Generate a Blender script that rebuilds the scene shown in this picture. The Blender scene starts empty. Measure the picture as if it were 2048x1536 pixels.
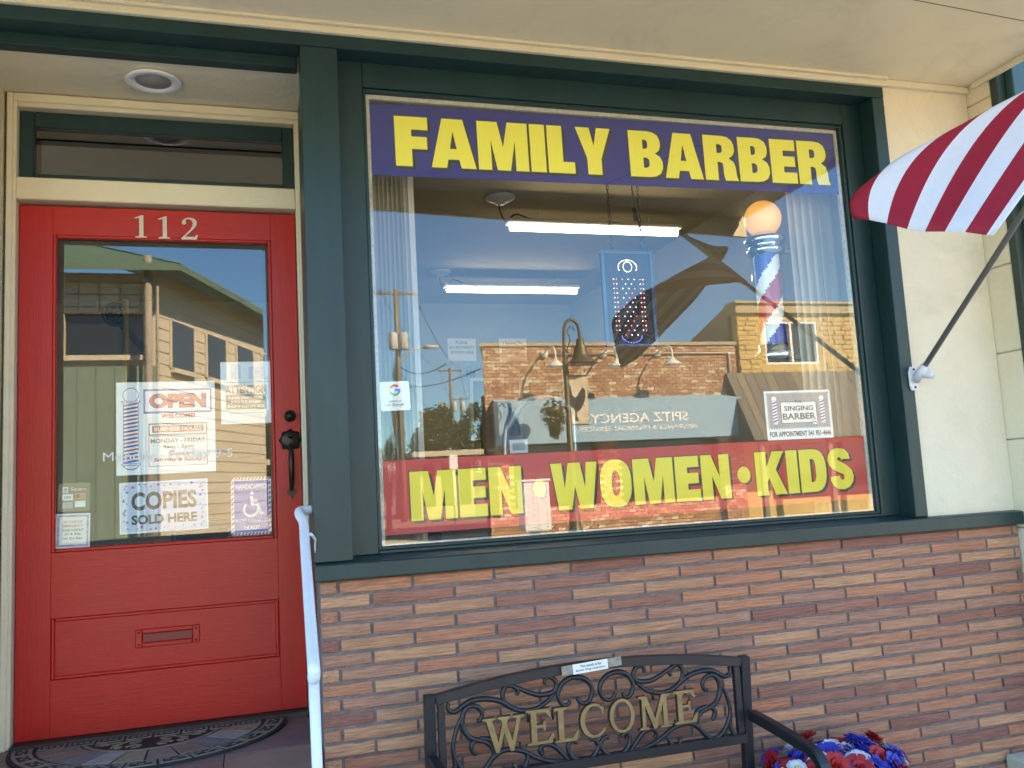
import bpy, math, random
from mathutils import Vector, Matrix
random.seed(7)
S = bpy.context.scene
COL = S.collection
rad = math.radians

# ------------------------------------------------------------------ camera
FPX = 1740.0
YAW, PITCH, ROLL = 0.29508122, 0.11446356, -0.05447456
EYE = Vector((0.0, -3.18, 1.52))
_f = Vector((math.sin(YAW)*math.cos(PITCH), math.cos(YAW)*math.cos(PITCH), math.sin(PITCH)))
_r = Vector((math.cos(YAW), -math.sin(YAW), 0)); _u = _r.cross(_f)
CR = _r*math.cos(ROLL) + _u*math.sin(ROLL); CU = -_r*math.sin(ROLL) + _u*math.cos(ROLL)
cam = bpy.data.cameras.new('camera'); camo = bpy.data.objects.new('camera', cam); COL.objects.link(camo)
camo.matrix_world = Matrix(((CR.x, CU.x, -_f.x, EYE.x), (CR.y, CU.y, -_f.y, EYE.y), (CR.z, CU.z, -_f.z, EYE.z), (0, 0, 0, 1)))
cam.sensor_width = 36; cam.lens = 36*FPX/2048; cam.clip_start = 0.05; cam.clip_end = 3000
S.camera = camo

# ------------------------------------------------------------------ light
SUN_EL, SUN_AZ = rad(37), rad(37)          # sun stands behind the shop, to the right (azimuth from +y towards +x)
W = bpy.data.worlds.new('World'); S.world = W; W.use_nodes = True
wn = W.node_tree.nodes; wl = W.node_tree.links
sky = wn.new('ShaderNodeTexSky'); sky.sky_type = 'NISHITA'; sky.sun_disc = False
sky.sun_elevation = SUN_EL; sky.sun_rotation = SUN_AZ; sky.air_density = 1.0; sky.dust_density = 0.0; sky.ozone_density = 4.0
wn['Background'].inputs[1].default_value = 0.10
skt = wn.new('ShaderNodeMix'); skt.data_type = 'RGBA'; skt.blend_type = 'MULTIPLY'; skt.inputs['Factor'].default_value = 1.0
skt.inputs['B'].default_value = (.46, .85, 1.2, 1)          # deep clear blue
wl.new(sky.outputs[0], skt.inputs['A']); wl.new(skt.outputs['Result'], wn['Background'].inputs[0])
sun = bpy.data.lights.new('sun', 'SUN'); suno = bpy.data.objects.new('sun', sun); COL.objects.link(suno)
sun.energy = 5.0; sun.angle = rad(0.53); sun.color = (1.0, 0.94, 0.85)
_d = Vector((math.sin(SUN_AZ)*math.cos(SUN_EL), math.cos(SUN_AZ)*math.cos(SUN_EL), math.sin(SUN_EL)))
suno.rotation_euler = _d.to_track_quat('Z', 'Y').to_euler(); suno.location = (10, 10, 30)
S.view_settings.view_transform = 'Standard'; S.view_settings.look = 'None'
S.view_settings.exposure = 3.08
S.view_settings.use_white_balance = True; S.view_settings.white_balance_temperature = 9800; S.view_settings.white_balance_tint = 10; S.view_settings.gamma = 1
S.render.engine = 'CYCLES'
S.cycles.use_denoising = True
S.cycles.max_bounces = 8; S.cycles.diffuse_bounces = 4; S.cycles.glossy_bounces = 4; S.cycles.transparent_max_bounces = 16
S.cycles.caustics_reflective = False; S.cycles.caustics_refractive = False
S.cycles.sample_clamp_indirect = 6

# ------------------------------------------------------------------ helpers
YG, YD = 0.125, 0.572                       # planes of the shop-window glass and the door glass
def ray(px, py):
    d = _f + CR*((px-1024)/FPX) - CU*((py-768)/FPX)
    return d/d.y
def at(px, py, Y):                          # point at depth Y (metres along +y from the eye) seen in that direction
    return EYE + ray(px, py)*Y
def atr(px, py, Y, yg=YG):                  # point across the street whose mirror image in the glass lies there
    p = at(px, py, Y); return Vector((p.x, 2*yg - p.y, p.z))

MATS = {}
def mat(name, col, rough=0.6, amt=0.0, scale=8.0, stretch=(1, 1, 1), bump=0.0, bscale=None, metal=0.0, spec=0.5, emit=0.0,
        palette=None, stain=0.0, coat=0.0, trans=0.0):
    if name in MATS: return MATS[name]
    m = bpy.data.materials.new(name); m.use_nodes = True; n = m.node_tree.nodes; l = m.node_tree.links
    b = n['Principled BSDF']; b.inputs['Roughness'].default_value = rough; b.inputs['Metallic'].default_value = metal
    b.inputs['Specular IOR Level'].default_value = spec
    b.inputs['Coat Weight'].default_value = coat
    if coat: b.inputs['Coat Roughness'].default_value = 0.12
    b.inputs['Base Color'].default_value = (*col, 1)
    src = None
    if amt or bump or palette or stain:
        tc = n.new('ShaderNodeTexCoord'); mp = n.new('ShaderNodeMapping'); mp.inputs['Scale'].default_value = stretch
        oi = n.new('ShaderNodeObjectInfo')
        l.new(tc.outputs['Object'], mp.inputs[0])
        nz = n.new('ShaderNodeTexNoise'); nz.noise_dimensions = '4D'; nz.inputs['Scale'].default_value = scale
        nz.inputs['Detail'].default_value = 6; nz.inputs['Roughness'].default_value = 0.65
        wm = n.new('ShaderNodeMath'); wm.operation = 'MULTIPLY'; wm.inputs[1].default_value = 40
        l.new(oi.outputs['Random'], wm.inputs[0]); l.new(wm.outputs[0], nz.inputs['W']); l.new(mp.outputs[0], nz.inputs['Vector'])
        if palette:
            cr = n.new('ShaderNodeValToRGB'); cr.color_ramp.interpolation = 'CONSTANT'
            e = cr.color_ramp.elements
            while len(e) < len(palette): e.new(0.5)
            for i, c in enumerate(palette): e[i].position = i/len(palette); e[i].color = (*c, 1)
            l.new(oi.outputs['Random'], cr.inputs[0]); src = cr.outputs[0]
        else:
            rgb = n.new('ShaderNodeRGB'); rgb.outputs[0].default_value = (*col, 1); src = rgb.outputs[0]
        if amt:
            mr = n.new('ShaderNodeMapRange'); mr.inputs[1].default_value = 0.25; mr.inputs[2].default_value = 0.75
            mr.inputs[3].default_value = 1-amt; mr.inputs[4].default_value = 1+amt
            l.new(nz.outputs['Fac'], mr.inputs[0])
            mx = n.new('ShaderNodeVectorMath'); mx.operation = 'SCALE'
            l.new(src, mx.inputs[0]); l.new(mr.outputs[0], mx.inputs['Scale']); src = mx.outputs[0]
        if stain:
            n2 = n.new('ShaderNodeTexNoise'); n2.inputs['Scale'].default_value = 2.3; n2.inputs['Detail'].default_value = 9
            n2.inputs['Roughness'].default_value = 0.72; n2.inputs['Distortion'].default_value = 0.6
            l.new(tc.outputs['Object'], n2.inputs['Vector'])
            m2 = n.new('ShaderNodeMapRange'); m2.inputs[1].default_value = 0.5; m2.inputs[2].default_value = 0.72
            m2.inputs[3].default_value = 1; m2.inputs[4].default_value = 1-stain
            l.new(n2.outputs['Fac'], m2.inputs[0])
            mx = n.new('ShaderNodeVectorMath'); mx.operation = 'SCALE'
            l.new(src, mx.inputs[0]); l.new(m2.outputs[0], mx.inputs['Scale']); src = mx.outputs[0]
        l.new(src, b.inputs['Base Color'])
        if bump:
            bn = n.new('ShaderNodeBump'); bn.inputs['Strength'].default_value = bump; bn.inputs['Distance'].default_value = 0.01
            if bscale:
                n3 = n.new('ShaderNodeTexNoise'); n3.inputs['Scale'].default_value = bscale; n3.inputs['Detail'].default_value = 5
                l.new(mp.outputs[0], n3.inputs['Vector']); l.new(n3.outputs['Fac'], bn.inputs['Height'])
            else: l.new(nz.outputs['Fac'], bn.inputs['Height'])
            l.new(bn.outputs[0], b.inputs['Normal'])
    if emit:
        b.inputs['Emission Strength'].default_value = emit
        b.inputs['Emission Color'].default_value = (*col, 1)
    if trans:
        tr = n.new('ShaderNodeBsdfTranslucent'); tr.inputs[0].default_value = (*col, 1)
        if src is not None: l.new(src, tr.inputs[0])
        ms = n.new('ShaderNodeMixShader'); ms.inputs[0].default_value = trans
        l.new(b.outputs[0], ms.inputs[1]); l.new(tr.outputs[0], ms.inputs[2]); l.new(ms.outputs[0], n['Material Output'].inputs[0])
    MATS[name] = m; return m
def glass_mat(name, ior, tint=(0.95, 0.97, 0.96), reflect=True):
    m = bpy.data.materials.new(name); m.use_nodes = True; n = m.node_tree.nodes; l = m.node_tree.links
    n.remove(n['Principled BSDF']); t = n.new('ShaderNodeBsdfTransparent'); t.inputs[0].default_value = (*tint, 1)
    if not reflect:
        l.new(t.outputs[0], n['Material Output'].inputs[0]); return m
    g = n.new('ShaderNodeBsdfGlossy'); g.inputs['Roughness'].default_value = 0.0; g.inputs['Color'].default_value = (1, 1, 1, 1)
    fr = n.new('ShaderNodeFresnel'); fr.inputs[0].default_value = ior
    ge = n.new('ShaderNodeNewGeometry'); fm = n.new('ShaderNodeMath'); fm.operation = 'MULTIPLY'; fi = n.new('ShaderNodeMath'); fi.operation = 'SUBTRACT'; fi.inputs[0].default_value = 1
    l.new(ge.outputs['Backfacing'], fi.inputs[1]); l.new(fr.outputs[0], fm.inputs[0]); l.new(fi.outputs[0], fm.inputs[1])   # coated outer face reflects, inner face only transmits
    ms = n.new('ShaderNodeMixShader'); l.new(fm.outputs[0], ms.inputs[0]); l.new(t.outputs[0], ms.inputs[1]); l.new(g.outputs[0], ms.inputs[2])
    l.new(ms.outputs[0], n['Material Output'].inputs[0]); return m

class MB:
    def __init__(s): s.v = []; s.f = []; s.m = []; s.sm = []
    def add(s, vs, fs, mi=0, smooth=False):
        o = len(s.v); s.v += [tuple(x) for x in vs]
        for f in fs: s.f.append([i+o for i in f]); s.m.append(mi); s.sm.append(smooth)
        return s
    def box(s, x0, x1, y0, y1, z0, z1, mi=0):
        return s.add([(x0, y0, z0), (x1, y0, z0), (x1, y1, z0), (x0, y1, z0), (x0, y0, z1), (x1, y0, z1), (x1, y1, z1), (x0, y1, z1)],
                     [(0, 3, 2, 1), (4, 5, 6, 7), (0, 1, 5, 4), (1, 2, 6, 5), (2, 3, 7, 6), (3, 0, 4, 7)], mi)
    def prism(s, poly, y0, y1, mi=0):          # convex or simple polygon in x,z, thick along y
        n = len(poly)
        return s.add([(x, y0, z) for x, z in poly]+[(x, y1, z) for x, z in poly],
                     [list(range(n)), list(range(2*n-1, n-1, -1))]+[(i, i+n, (i+1) % n+n, (i+1) % n) for i in range(n)], mi)
    def hexa(s, a, b, c, d, off, mi=0):        # quad a b c d extruded by vector off
        a, b, c, d, off = map(Vector, (a, b, c, d, off))
        return s.add([a, b, c, d, a+off, b+off, c+off, d+off],
                     [(0, 3, 2, 1), (4, 5, 6, 7), (0, 1, 5, 4), (1, 2, 6, 5), (2, 3, 7, 6), (3, 0, 4, 7)], mi)
    def sweep(s, pts, r, n=8, flat=1.0, mi=0, taper=None, closed=False, square=False, up=(0, 1, 0)):
        pts = [Vector(p) for p in pts]; N = len(pts); rings = []
        upv = Vector(up)
        for i, p in enumerate(pts):
            a = pts[(i-1) % N] if (closed or i) else p; b = pts[(i+1) % N] if (closed or i < N-1) else p
            t = (b-a).normalized()
            sd = t.cross(upv)
            if sd.length < 1e-4: sd = t.cross(Vector((1, 0, 0)))
            sd.normalize(); w = sd.cross(t).normalized()
            rr = r*(taper(i/(N-1)) if taper else 1)
            ring = []
            for k in range(n):
                an = 2*math.pi*(k+(0.5 if square else 0))/n
                ring.append(p+sd*(math.cos(an)*rr)+w*(math.sin(an)*rr*flat))
            rings.append(ring)
        vs = [v for g in rings for v in g]; fs = []
        M = N if closed else N-1
        for i in range(M):
            j = (i+1) % N
            for k in range(n): fs.append((i*n+k, i*n+(k+1) % n, j*n+(k+1) % n, j*n+k))
        if not closed: fs += [list(range(n-1, -1, -1)), [(N-1)*n+k for k in range(n)]]
        return s.add(vs, fs, mi, not square)
    def lathe(s, prof, cx, cy, z0=0, n=20, mi=0, smooth=True):   # prof: (radius, z)
        vs = [(cx+r*math.cos(2*math.pi*k/n), cy+r*math.sin(2*math.pi*k/n), z0+z) for r, z in prof for k in range(n)]
        fs = [(i*n+k, i*n+(k+1) % n, (i+1)*n+(k+1) % n, (i+1)*n+k) for i in range(len(prof)-1) for k in range(n)]
        fs += [list(range(n-1, -1, -1)), [(len(prof)-1)*n+k for k in range(n)]]
        return s.add(vs, fs, mi, smooth)
    def build(s, name, mats, parent=None, local=False, bevel=0.0, seg=1):
        me = bpy.data.meshes.new(name); me.from_pydata(s.v, [], s.f)
        if not isinstance(mats, (list, tuple)): mats = [mats]
        for m in mats: me.materials.append(m)
        me.polygons.foreach_set('material_index', s.m); me.polygons.foreach_set('use_smooth', s.sm); me.update()
        o = bpy.data.objects.new(name, me); link(o, parent, local)
        if bevel:
            b = o.modifiers.new('bevel', 'BEVEL'); b.width = bevel; b.segments = seg; b.limit_method = 'ANGLE'
        return o
WL = {}
def link(o, parent=None, local=False):
    COL.objects.link(o)
    if parent is not None:
        o.parent = parent
        if not local: o.matrix_parent_inverse = Matrix.Translation(-WL.get(parent, Vector((0, 0, 0))))
    return o
def thing(name, loc, label, cat, group=None, rot=(0, 0, 0)):
    o = bpy.data.objects.new(name, None); COL.objects.link(o); o.empty_display_size = 0.1
    o.location = loc; o.rotation_euler = rot; WL[o] = Vector(loc); return tag(o, label, cat, group)
def tag(o, label, cat, group=None):
    o['label'] = label; o['category'] = cat
    if group: o['group'] = group
    return o
def struct(o): o['kind'] = 'structure'; return o
def catmull(p, k=6, closed=False):
    p = [Vector(q) for q in p]; out = []; N = len(p)
    for i in range(N if closed else N-1):
        a = p[(i-1) % N] if (closed or i) else p[0]; b = p[i]; c = p[(i+1) % N]; d = p[(i+2) % N] if (closed or i < N-2) else p[-1]
        for t in range(k):
            t /= k
            out.append(0.5*((2*b)+(c-a)*t+(2*a-5*b+4*c-d)*t*t+(3*b-a-3*c+d)*t**3))
    if not closed: out.append(p[-1])
    return out

# flat lettering ---------------------------------------------------------------
def fill(loops, depth=0.0):                    # 2D loops (with holes) -> (verts, faces) in x,y ; z thick
    cu = bpy.data.curves.new('tmp', 'CURVE'); cu.dimensions = '2D'; cu.fill_mode = 'BOTH'; cu.extrude = depth/2
    for lp in loops:
        sp = cu.splines.new('POLY'); sp.points.add(len(lp)-1); sp.use_cyclic_u = True
        for q, p in zip(sp.points, lp): q.co = (p[0], p[1], 0, 1)
    return _tomesh(cu)
def _tomesh(cu):
    o = bpy.data.objects.new('tmp', cu); COL.objects.link(o)
    bpy.context.view_layer.update()
    me = o.to_mesh(); vs = [v.co.copy() for v in me.vertices]; fs = [list(p.vertices) for p in me.polygons]
    o.to_mesh_clear(); bpy.data.objects.remove(o); bpy.data.curves.remove(cu)
    return vs, fs
def ell(cx, cy, rx, ry, n=28, a0=0, a1=360, p=2.0):
    out = []
    for i in range(n if a1-a0 == 360 else n+1):
        a = rad(a0+(a1-a0)*i/n); c, s_ = math.cos(a), math.sin(a)
        out.append((cx+rx*math.copysign(abs(c)**(2/p), c), cy+ry*math.copysign(abs(s_)**(2/p), s_)))
    return out
def ribbon(pts, w):
    pts = [Vector((p[0], p[1], 0)) for p in pts]; L = []; R = []
    for i, p in enumerate(pts):
        t = (pts[min(i+1, len(pts)-1)]-pts[max(i-1, 0)]).normalized(); ww = w(i/(len(pts)-1)) if callable(w) else w
        nn = Vector((-t.y, t.x, 0))*ww; L.append(tuple((p+nn)[:2])); R.append(tuple((p-nn)[:2]))
    return L+R[::-1]
def text_shape(s, bold=0.0, shear=0.0):
    cu = bpy.data.curves.new('tmp', 'FONT'); cu.body = s; cu.size = 1.0; cu.offset = bold; cu.shear = shear; cu.resolution_u = 3
    return _tomesh(cu)
HEAVY = {
 'F': (.62, [[(0, 0), (.31, 0), (.31, .35), (.6, .35), (.6, .6), (.31, .6), (.31, .74), (.62, .74), (.62, 1), (0, 1)]]),
 'E': (.62, [[(0, 0), (.62, 0), (.62, .25), (.31, .25), (.31, .385), (.59, .385), (.59, .62), (.31, .62), (.31, .75), (.61, .75), (.61, 1), (0, 1)]]),
 'L': (.55, [[(0, 0), (.55, 0), (.55, .24), (.31, .24), (.31, 1), (0, 1)]]),
 'I': (.31, [[(0, 0), (.31, 0), (.31, 1), (0, 1)]]),
 'A': (.86, [[(0, 0), (.29, 0), (.325, .17), (.535, .17), (.57, 0), (.86, 0), (.63, 1), (.23, 1)], [(.365, .39), (.43, .75), (.495, .39)]]),
 'M': (1.0, [[(0, 0), (.26, 0), (.26, .62), (.37, 0), (.63, 0), (.74, .62), (.74, 0), (1, 0), (1, 1), (.6, 1), (.5, .48), (.4, 1), (0, 1)]]),
 'Y': (.74, [[(.22, 0), (.52, 0), (.52, .34), (.74, 1), (.45, 1), (.37, .62), (.29, 1), (0, 1), (.22, .34)]]),
 'N': (.74, [[(0, 0), (.27, 0), (.27, .52), (.47, 0), (.74, 0), (.74, 1), (.47, 1), (.47, .5), (.27, 1), (0, 1)]]),
 'W': (1.1, [[(0, 1), (.15, 0), (.45, 0), (.55, .5), (.65, 0), (.95, 0), (1.1, 1), (.84, 1), (.79, .45), (.69, 1), (.41, 1), (.31, .45), (.26, 1)]]),
 'K': (.8, [[(0, 0), (.3, 0), (.3, .3), (.35, .4), (.5, 0), (.82, 0), (.55, .58), (.8, 1), (.48, 1), (.3, .64), (.3, 1), (0, 1)]]),
 'O': (.76, [ell(.38, .5, .38, .52, 40, p=2.5), ell(.38, .5, .1, .28, 24, p=2.5)[::-1]]),
 'D': (.74, [[(0, 0)]+[(.36+.38*math.cos(rad(a)), .5+.5*math.sin(rad(a))*1.0) if False else (.34+.4*abs(math.cos(rad(a)))**.7, .5+.5*math.copysign(abs(math.sin(rad(a)))**.8, a)) for a in range(-90, 91, 10)]+[(0, 1)],
             [(.3, .23), (.3, .77), (.36, .77), (.41, .74), (.44, .65), (.44, .35), (.41, .26), (.36, .23)]]),
 'B': (.72, [[(0, 0), (.42, 0), (.55, .02), (.66, .08), (.72, .2), (.72, .34), (.67, .45), (.56, .52), (.65, .58), (.69, .68), (.69, .8), (.64, .92), (.54, .98), (.42, 1), (0, 1)],
             [(.3, .2), (.3, .42), (.37, .42), (.42, .38), (.43, .31), (.42, .24), (.37, .2)], [(.3, .61), (.3, .81), (.36, .81), (.4, .78), (.41, .71), (.4, .64), (.36, .61)]]),
 'R': (.76, [[(0, 0), (.3, 0), (.3, .41), (.36, .41), (.42, .38), (.43, .3), (.43, .12), (.46, 0), (.77, 0), (.73, .1), (.72, .3), (.68, .42), (.57, .5), (.66, .56), (.71, .66), (.71, .79), (.66, .91), (.56, .98), (.43, 1), (0, 1)],
             [(.3, .61), (.3, .81), (.37, .81), (.42, .78), (.43, .71), (.42, .64), (.37, .61)]]),
 'S': (.72, [[(.655, .725), (.62, .863), (.51, .96), (.32, 1.0), (.14, .955), (.04, .85), (.005, .72), (.045, .59), (.155, .485), (.305, .41), (.425, .365), (.45, .30), (.425, .24), (.37, .235), (.33, .275), (.32, .335), (.055, .32), (.055, .22), (.12, .105), (.25, .02), (.415, .005), (.58, .065), (.69, .185), (.715, .315), (.675, .457), (.545, .575), (.395, .66), (.305, .70), (.285, .745), (.33, .78), (.38, .757), (.393, .722)]]),
 '.': (.3, [ell(.15, .5, .14, .19, 24)]),
}
SERIF = {
 'W': (1.2, [[(0, 1), (0, .95), (.09, .92), (.34, 0), (.43, 0), (.6, .55), (.77, 0), (.86, 0), (1.1, .92), (1.2, .95), (1.2, 1), (.88, 1), (.88, .95), (.98, .92), (.83, .3), (.68, .8), (.72, .92), (.8, .95), (.8, 1), (.44, 1), (.44, .95), (.52, .92), (.555, .8), (.42, .3), (.26, .92), (.35, .95), (.35, 1)]]),
 'E': (.74, [[(0, 0), (.66, 0), (.74, .27), (.68, .28), (.55, .09), (.27, .09), (.27, .47), (.44, .47), (.46, .38), (.51, .38), (.51, .66), (.46, .66), (.44, .56), (.27, .56), (.27, .91), (.52, .91), (.62, .75), (.67, .76), (.63, 1), (0, 1), (0, .95), (.12, .91), (.12, .09), (0, .05)]]),
 'L': (.7, [[(0, 0), (.64, 0), (.7, .3), (.64, .3), (.52, .09), (.27, .09), (.27, .91), (.4, .95), (.4, 1), (0, 1), (0, .95), (.12, .91), (.12, .09), (0, .05)]]),
 'C': (.74, [ell(.42, .5, .42, .52, 26, 38, 322)+[(.72, .27)]+ell(.44, .5, .3, .44, 26, 318, 42)+[(.66, .72), (.73, .66), (.73, .95), (.68, .95)]]),
 'O': (.86, [ell(.43, .5, .43, .53, 36), ell(.43, .5, .3, .45, 30)[::-1]]),
 'M': (1.02, [[(0, 0), (.3, 0), (.3, .05), (.2, .09), (.2, .72), (.46, 0), (.54, 0), (.78, .72), (.78, .09), (.68, .05), (.68, 0), (1.02, 0), (1.02, .05), (.92, .09), (.92, .91), (1.02, .95), (1.02, 1), (.76, 1), (.51, .3), (.26, 1), (0, 1), (0, .95), (.1, .91), (.1, .09), (0, .05)]]),
 '1': (.5, [[(.08, 0), (.5, 0), (.5, .035), (.38, .07), (.38, 1), (.31, 1), (.06, .88), (.08, .84), (.23, .88), (.23, .07), (.08, .035)]]),
 '2': (.62, [[(.04, .70), (.07, .86), (.18, .97), (.33, 1.0), (.48, .96), (.58, .84), (.58, .68), (.50, .52), (.36, .36), (.20, .18), (.16, .12), (.50, .12), (.57, .22), (.62, .22), (.57, 0), (.02, 0), (.02, .05), (.18, .24), (.34, .44), (.42, .60), (.44, .74), (.40, .87), (.30, .93), (.20, .90), (.17, .84), (.21, .78), (.19, .70), (.12, .66)]]),
}
def put_print(parent, vs, fs, m, name='lettering', y=-0.0012, thick=0.0):
    b = MB(); b.add([(v[0], y, v[1]) if thick == 0 else (v[0], y-v[2], v[1]) for v in vs], fs)
    return b.build(name, m, parent, True)
def fit(vs, cx, cz, h=None, w=None):
    x0 = min(v[0] for v in vs); x1 = max(v[0] for v in vs); z0 = min(v[1] for v in vs); z1 = max(v[1] for v in vs)
    sz = (h/(z1-z0)) if h else None; sx = (w/(x1-x0)) if w else sz
    if sz is None: sz = sx
    return [((v[0]-(x0+x1)/2)*sx+cx, (v[1]-(z0+z1)/2)*sz+cz, v[2] if len(v) > 2 else 0) for v in vs]
def txt(parent, s, cx, cz, h, m, w=None, bold=0.0, y=-0.0012, name='lettering', shear=0.0):
    vs, fs = text_shape(s, bold, shear); return put_print(parent, fit(vs, cx, cz, h, w), fs, m, name, y)
def rectp(parent, x0, x1, z0, z1, m, y=-0.0008, name='print'):
    return put_print(parent, [(x0, z0), (x1, z0), (x1, z1), (x0, z1)], [(0, 1, 2, 3)], m, name, y)
def shape(parent, loops, m, y=-0.0012, name='print'):
    vs, fs = fill(loops); return put_print(parent, vs, fs, m, name, y)
def sheet(name, label, cat, tl, tr, br, bl, yworld, m, thick=0.0006, group=None, corner=0.0, virt=None):
    Y = yworld-EYE.y
    P = [at(*q, Y) for q in (tl, tr, br, bl)]
    c = sum(P, Vector())/4; wv = ((P[1]-P[0])+(P[2]-P[3]))/2; hv = ((P[0]-P[3])+(P[1]-P[2]))/2
    w, h = wv.length, hv.length; ang = math.atan2(wv.z, wv.x)
    b = MB()
    if corner:
        r = corner; poly = []
        for (sx, sz, a) in ((1, -1, -90), (1, 1, 0), (-1, 1, 90), (-1, -1, 180)):
            for k in range(5): poly.append((sx*(w/2-r)+r*math.cos(rad(a+22.5*k)), sz*(h/2-r)+r*math.sin(rad(a+22.5*k))))
        b.prism(poly, 0, thick)
    else: b.box(-w/2, w/2, 0, thick, -h/2, h/2)
    o = b.build(name, m); o.location = c; o.location.y = yworld; o.rotation_euler = (0, -ang, 0)
    tag(o, label, cat, group)
    return o, w, h

# ------------------------------------------------------------------ materials
cream = mat('cream_paint', (.72, .63, .45), .5, .05, 6, bump=.12, bscale=35, stain=.08)
creamw = mat('cream_wall', (.74, .645, .475), .75, .06, 4, bump=.35, bscale=60, stain=.12)
soff = mat('soffit_paint', (.82, .705, .52), .55, .05, 3, bump=.25, bscale=25, stain=.14)
teal = mat('teal_paint', (.008, .036, .036), .4, .22, 7, (1, 1, .25), .15, 22, spec=.4)
red = mat('red_door_paint', (.47, .011, .009), .34, .14, 16, (.4, 1, 9), .09, 40, spec=.38)
redv = mat('red_door_stile', (.47, .011, .009), .34, .14, 16, (9, 1, .4), .09, 40, spec=.38)
black = mat('black_iron', (.012, .013, .016), .42, .3, 30, bump=.08, spec=.5)
brass = mat('aged_brass', (.30, .205, .095), .5, .3, 40, metal=.6, bump=.08)
white = mat('white_paint', (.78, .80, .82), .35, .05, 20)
paper = mat('white_paper', (.80, .80, .78), .6, .03, 5)
ink = mat('black_ink', (.02, .02, .022), .5)
blue_ink = mat('blue_ink', (.03, .06, .36), .5); red_ink = mat('red_ink', (.55, .06, .05), .5)
mortar = mat('mortar', (.20, .150, .142), .9, .3, 30, bump=.5, bscale=120)
chrome = mat('chrome', (.85, .87, .9), .08, metal=1.0)
PANE = glass_mat('window_glass', 1.85); CLEAR = glass_mat('glass_inner_face', 1.5, (.98, .99, .985), False)
dark = mat('dark_bronze', (.03, .024, .018), .35, .4, 60, metal=.6)

# ------------------------------------------------------------------ ground
g = MB(); g.add([(-400, -400, -.16), (400, -400, -.16), (400, 400, -.16), (-400, 400, -.16)], [(0, 1, 2, 3)])
struct(g.build('ground', mat('earth', (.16, .15, .10), .95, .3, .2)))
road = MB(); road.add([(-300, -15.6, -.13), (300, -15.6, -.13), (300, -4.4, -.13), (-300, -4.4, -.13)], [(0, 1, 2, 3)])
struct(road.build('road', mat('asphalt', (.15, .14, .12), .9, .25, 3, bump=.4, bscale=60)))
conc = mat('concrete', (.52, .475, .39), .9, .12, 3, bump=.25, bscale=50, stain=.12)
pv = MB(); pv.box(-60, 60, -4.4, 7.9, -.155, 0.0)
struct(pv.build('near_pavement', conc, bevel=.015))
pv = MB(); pv.box(1.5, 60, -24, -15.6, -.155, .02)
struct(pv.build('far_pavement', conc, bevel=.015))
pv = MB(); pv.box(-60, -2.0, -24, -15.6, -.155, .02)
struct(pv.build('corner_pavement', conc, bevel=.015))
sr = MB(); sr.add([(-1.9, -160, -.126), (1.4, -160, -.126), (1.4, -15.6, -.126), (-1.9, -15.6, -.126)], [(0, 1, 2, 3)])
struct(sr.build('side_street', mat('asphalt_light', (.12, .115, .105), .9, .25, 3)))
lm = MB()
for k in range(-12, 12): lm.add([(k*4, -10.1, -.124), (k*4+2.2, -10.1, -.124), (k*4+2.2, -9.98, -.124), (k*4, -9.98, -.124)], [(0, 1, 2, 3)])
struct(lm.build('road_marking', mat('road_paint', (.7, .6, .2), .7, .2, 10)))
def bx(tl, tr, br, bl, Y):
    a, b, c, d = (at(*q, Y) for q in (tl, tr, br, bl))
    return (a.x+d.x)/2, (b.x+c.x)/2, (c.z+d.z)/2, (a.z+b.z)/2     # x0, x1, z0, z1
def frame(b, X0, X1, Z0, Z1, x0, x1, z0, z1, y0, y1, mi=0):        # rectangular frame: outer X,Z, inner x,z
    b.box(X0, x0, y0, y1, Z0, Z1, mi); b.box(x1, X1, y0, y1, Z0, Z1, mi)
    b.box(x0, x1, y0, y1, Z0, z0, mi); b.box(x0, x1, y0, y1, z1, Z1, mi)
    return b

# ================================================================== the shop front
shop = thing('barber_shop', (1.2, .05, 0), 'cream and dark teal barber shop front with red door and Roman brick base', 'shop')
ZS0, ZS1 = 1.218, 1.275                    # sill
ZH = 3.204                                 # underside of header
ZT = 3.293                                 # soffit
XC = 3.334                                 # right corner
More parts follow.
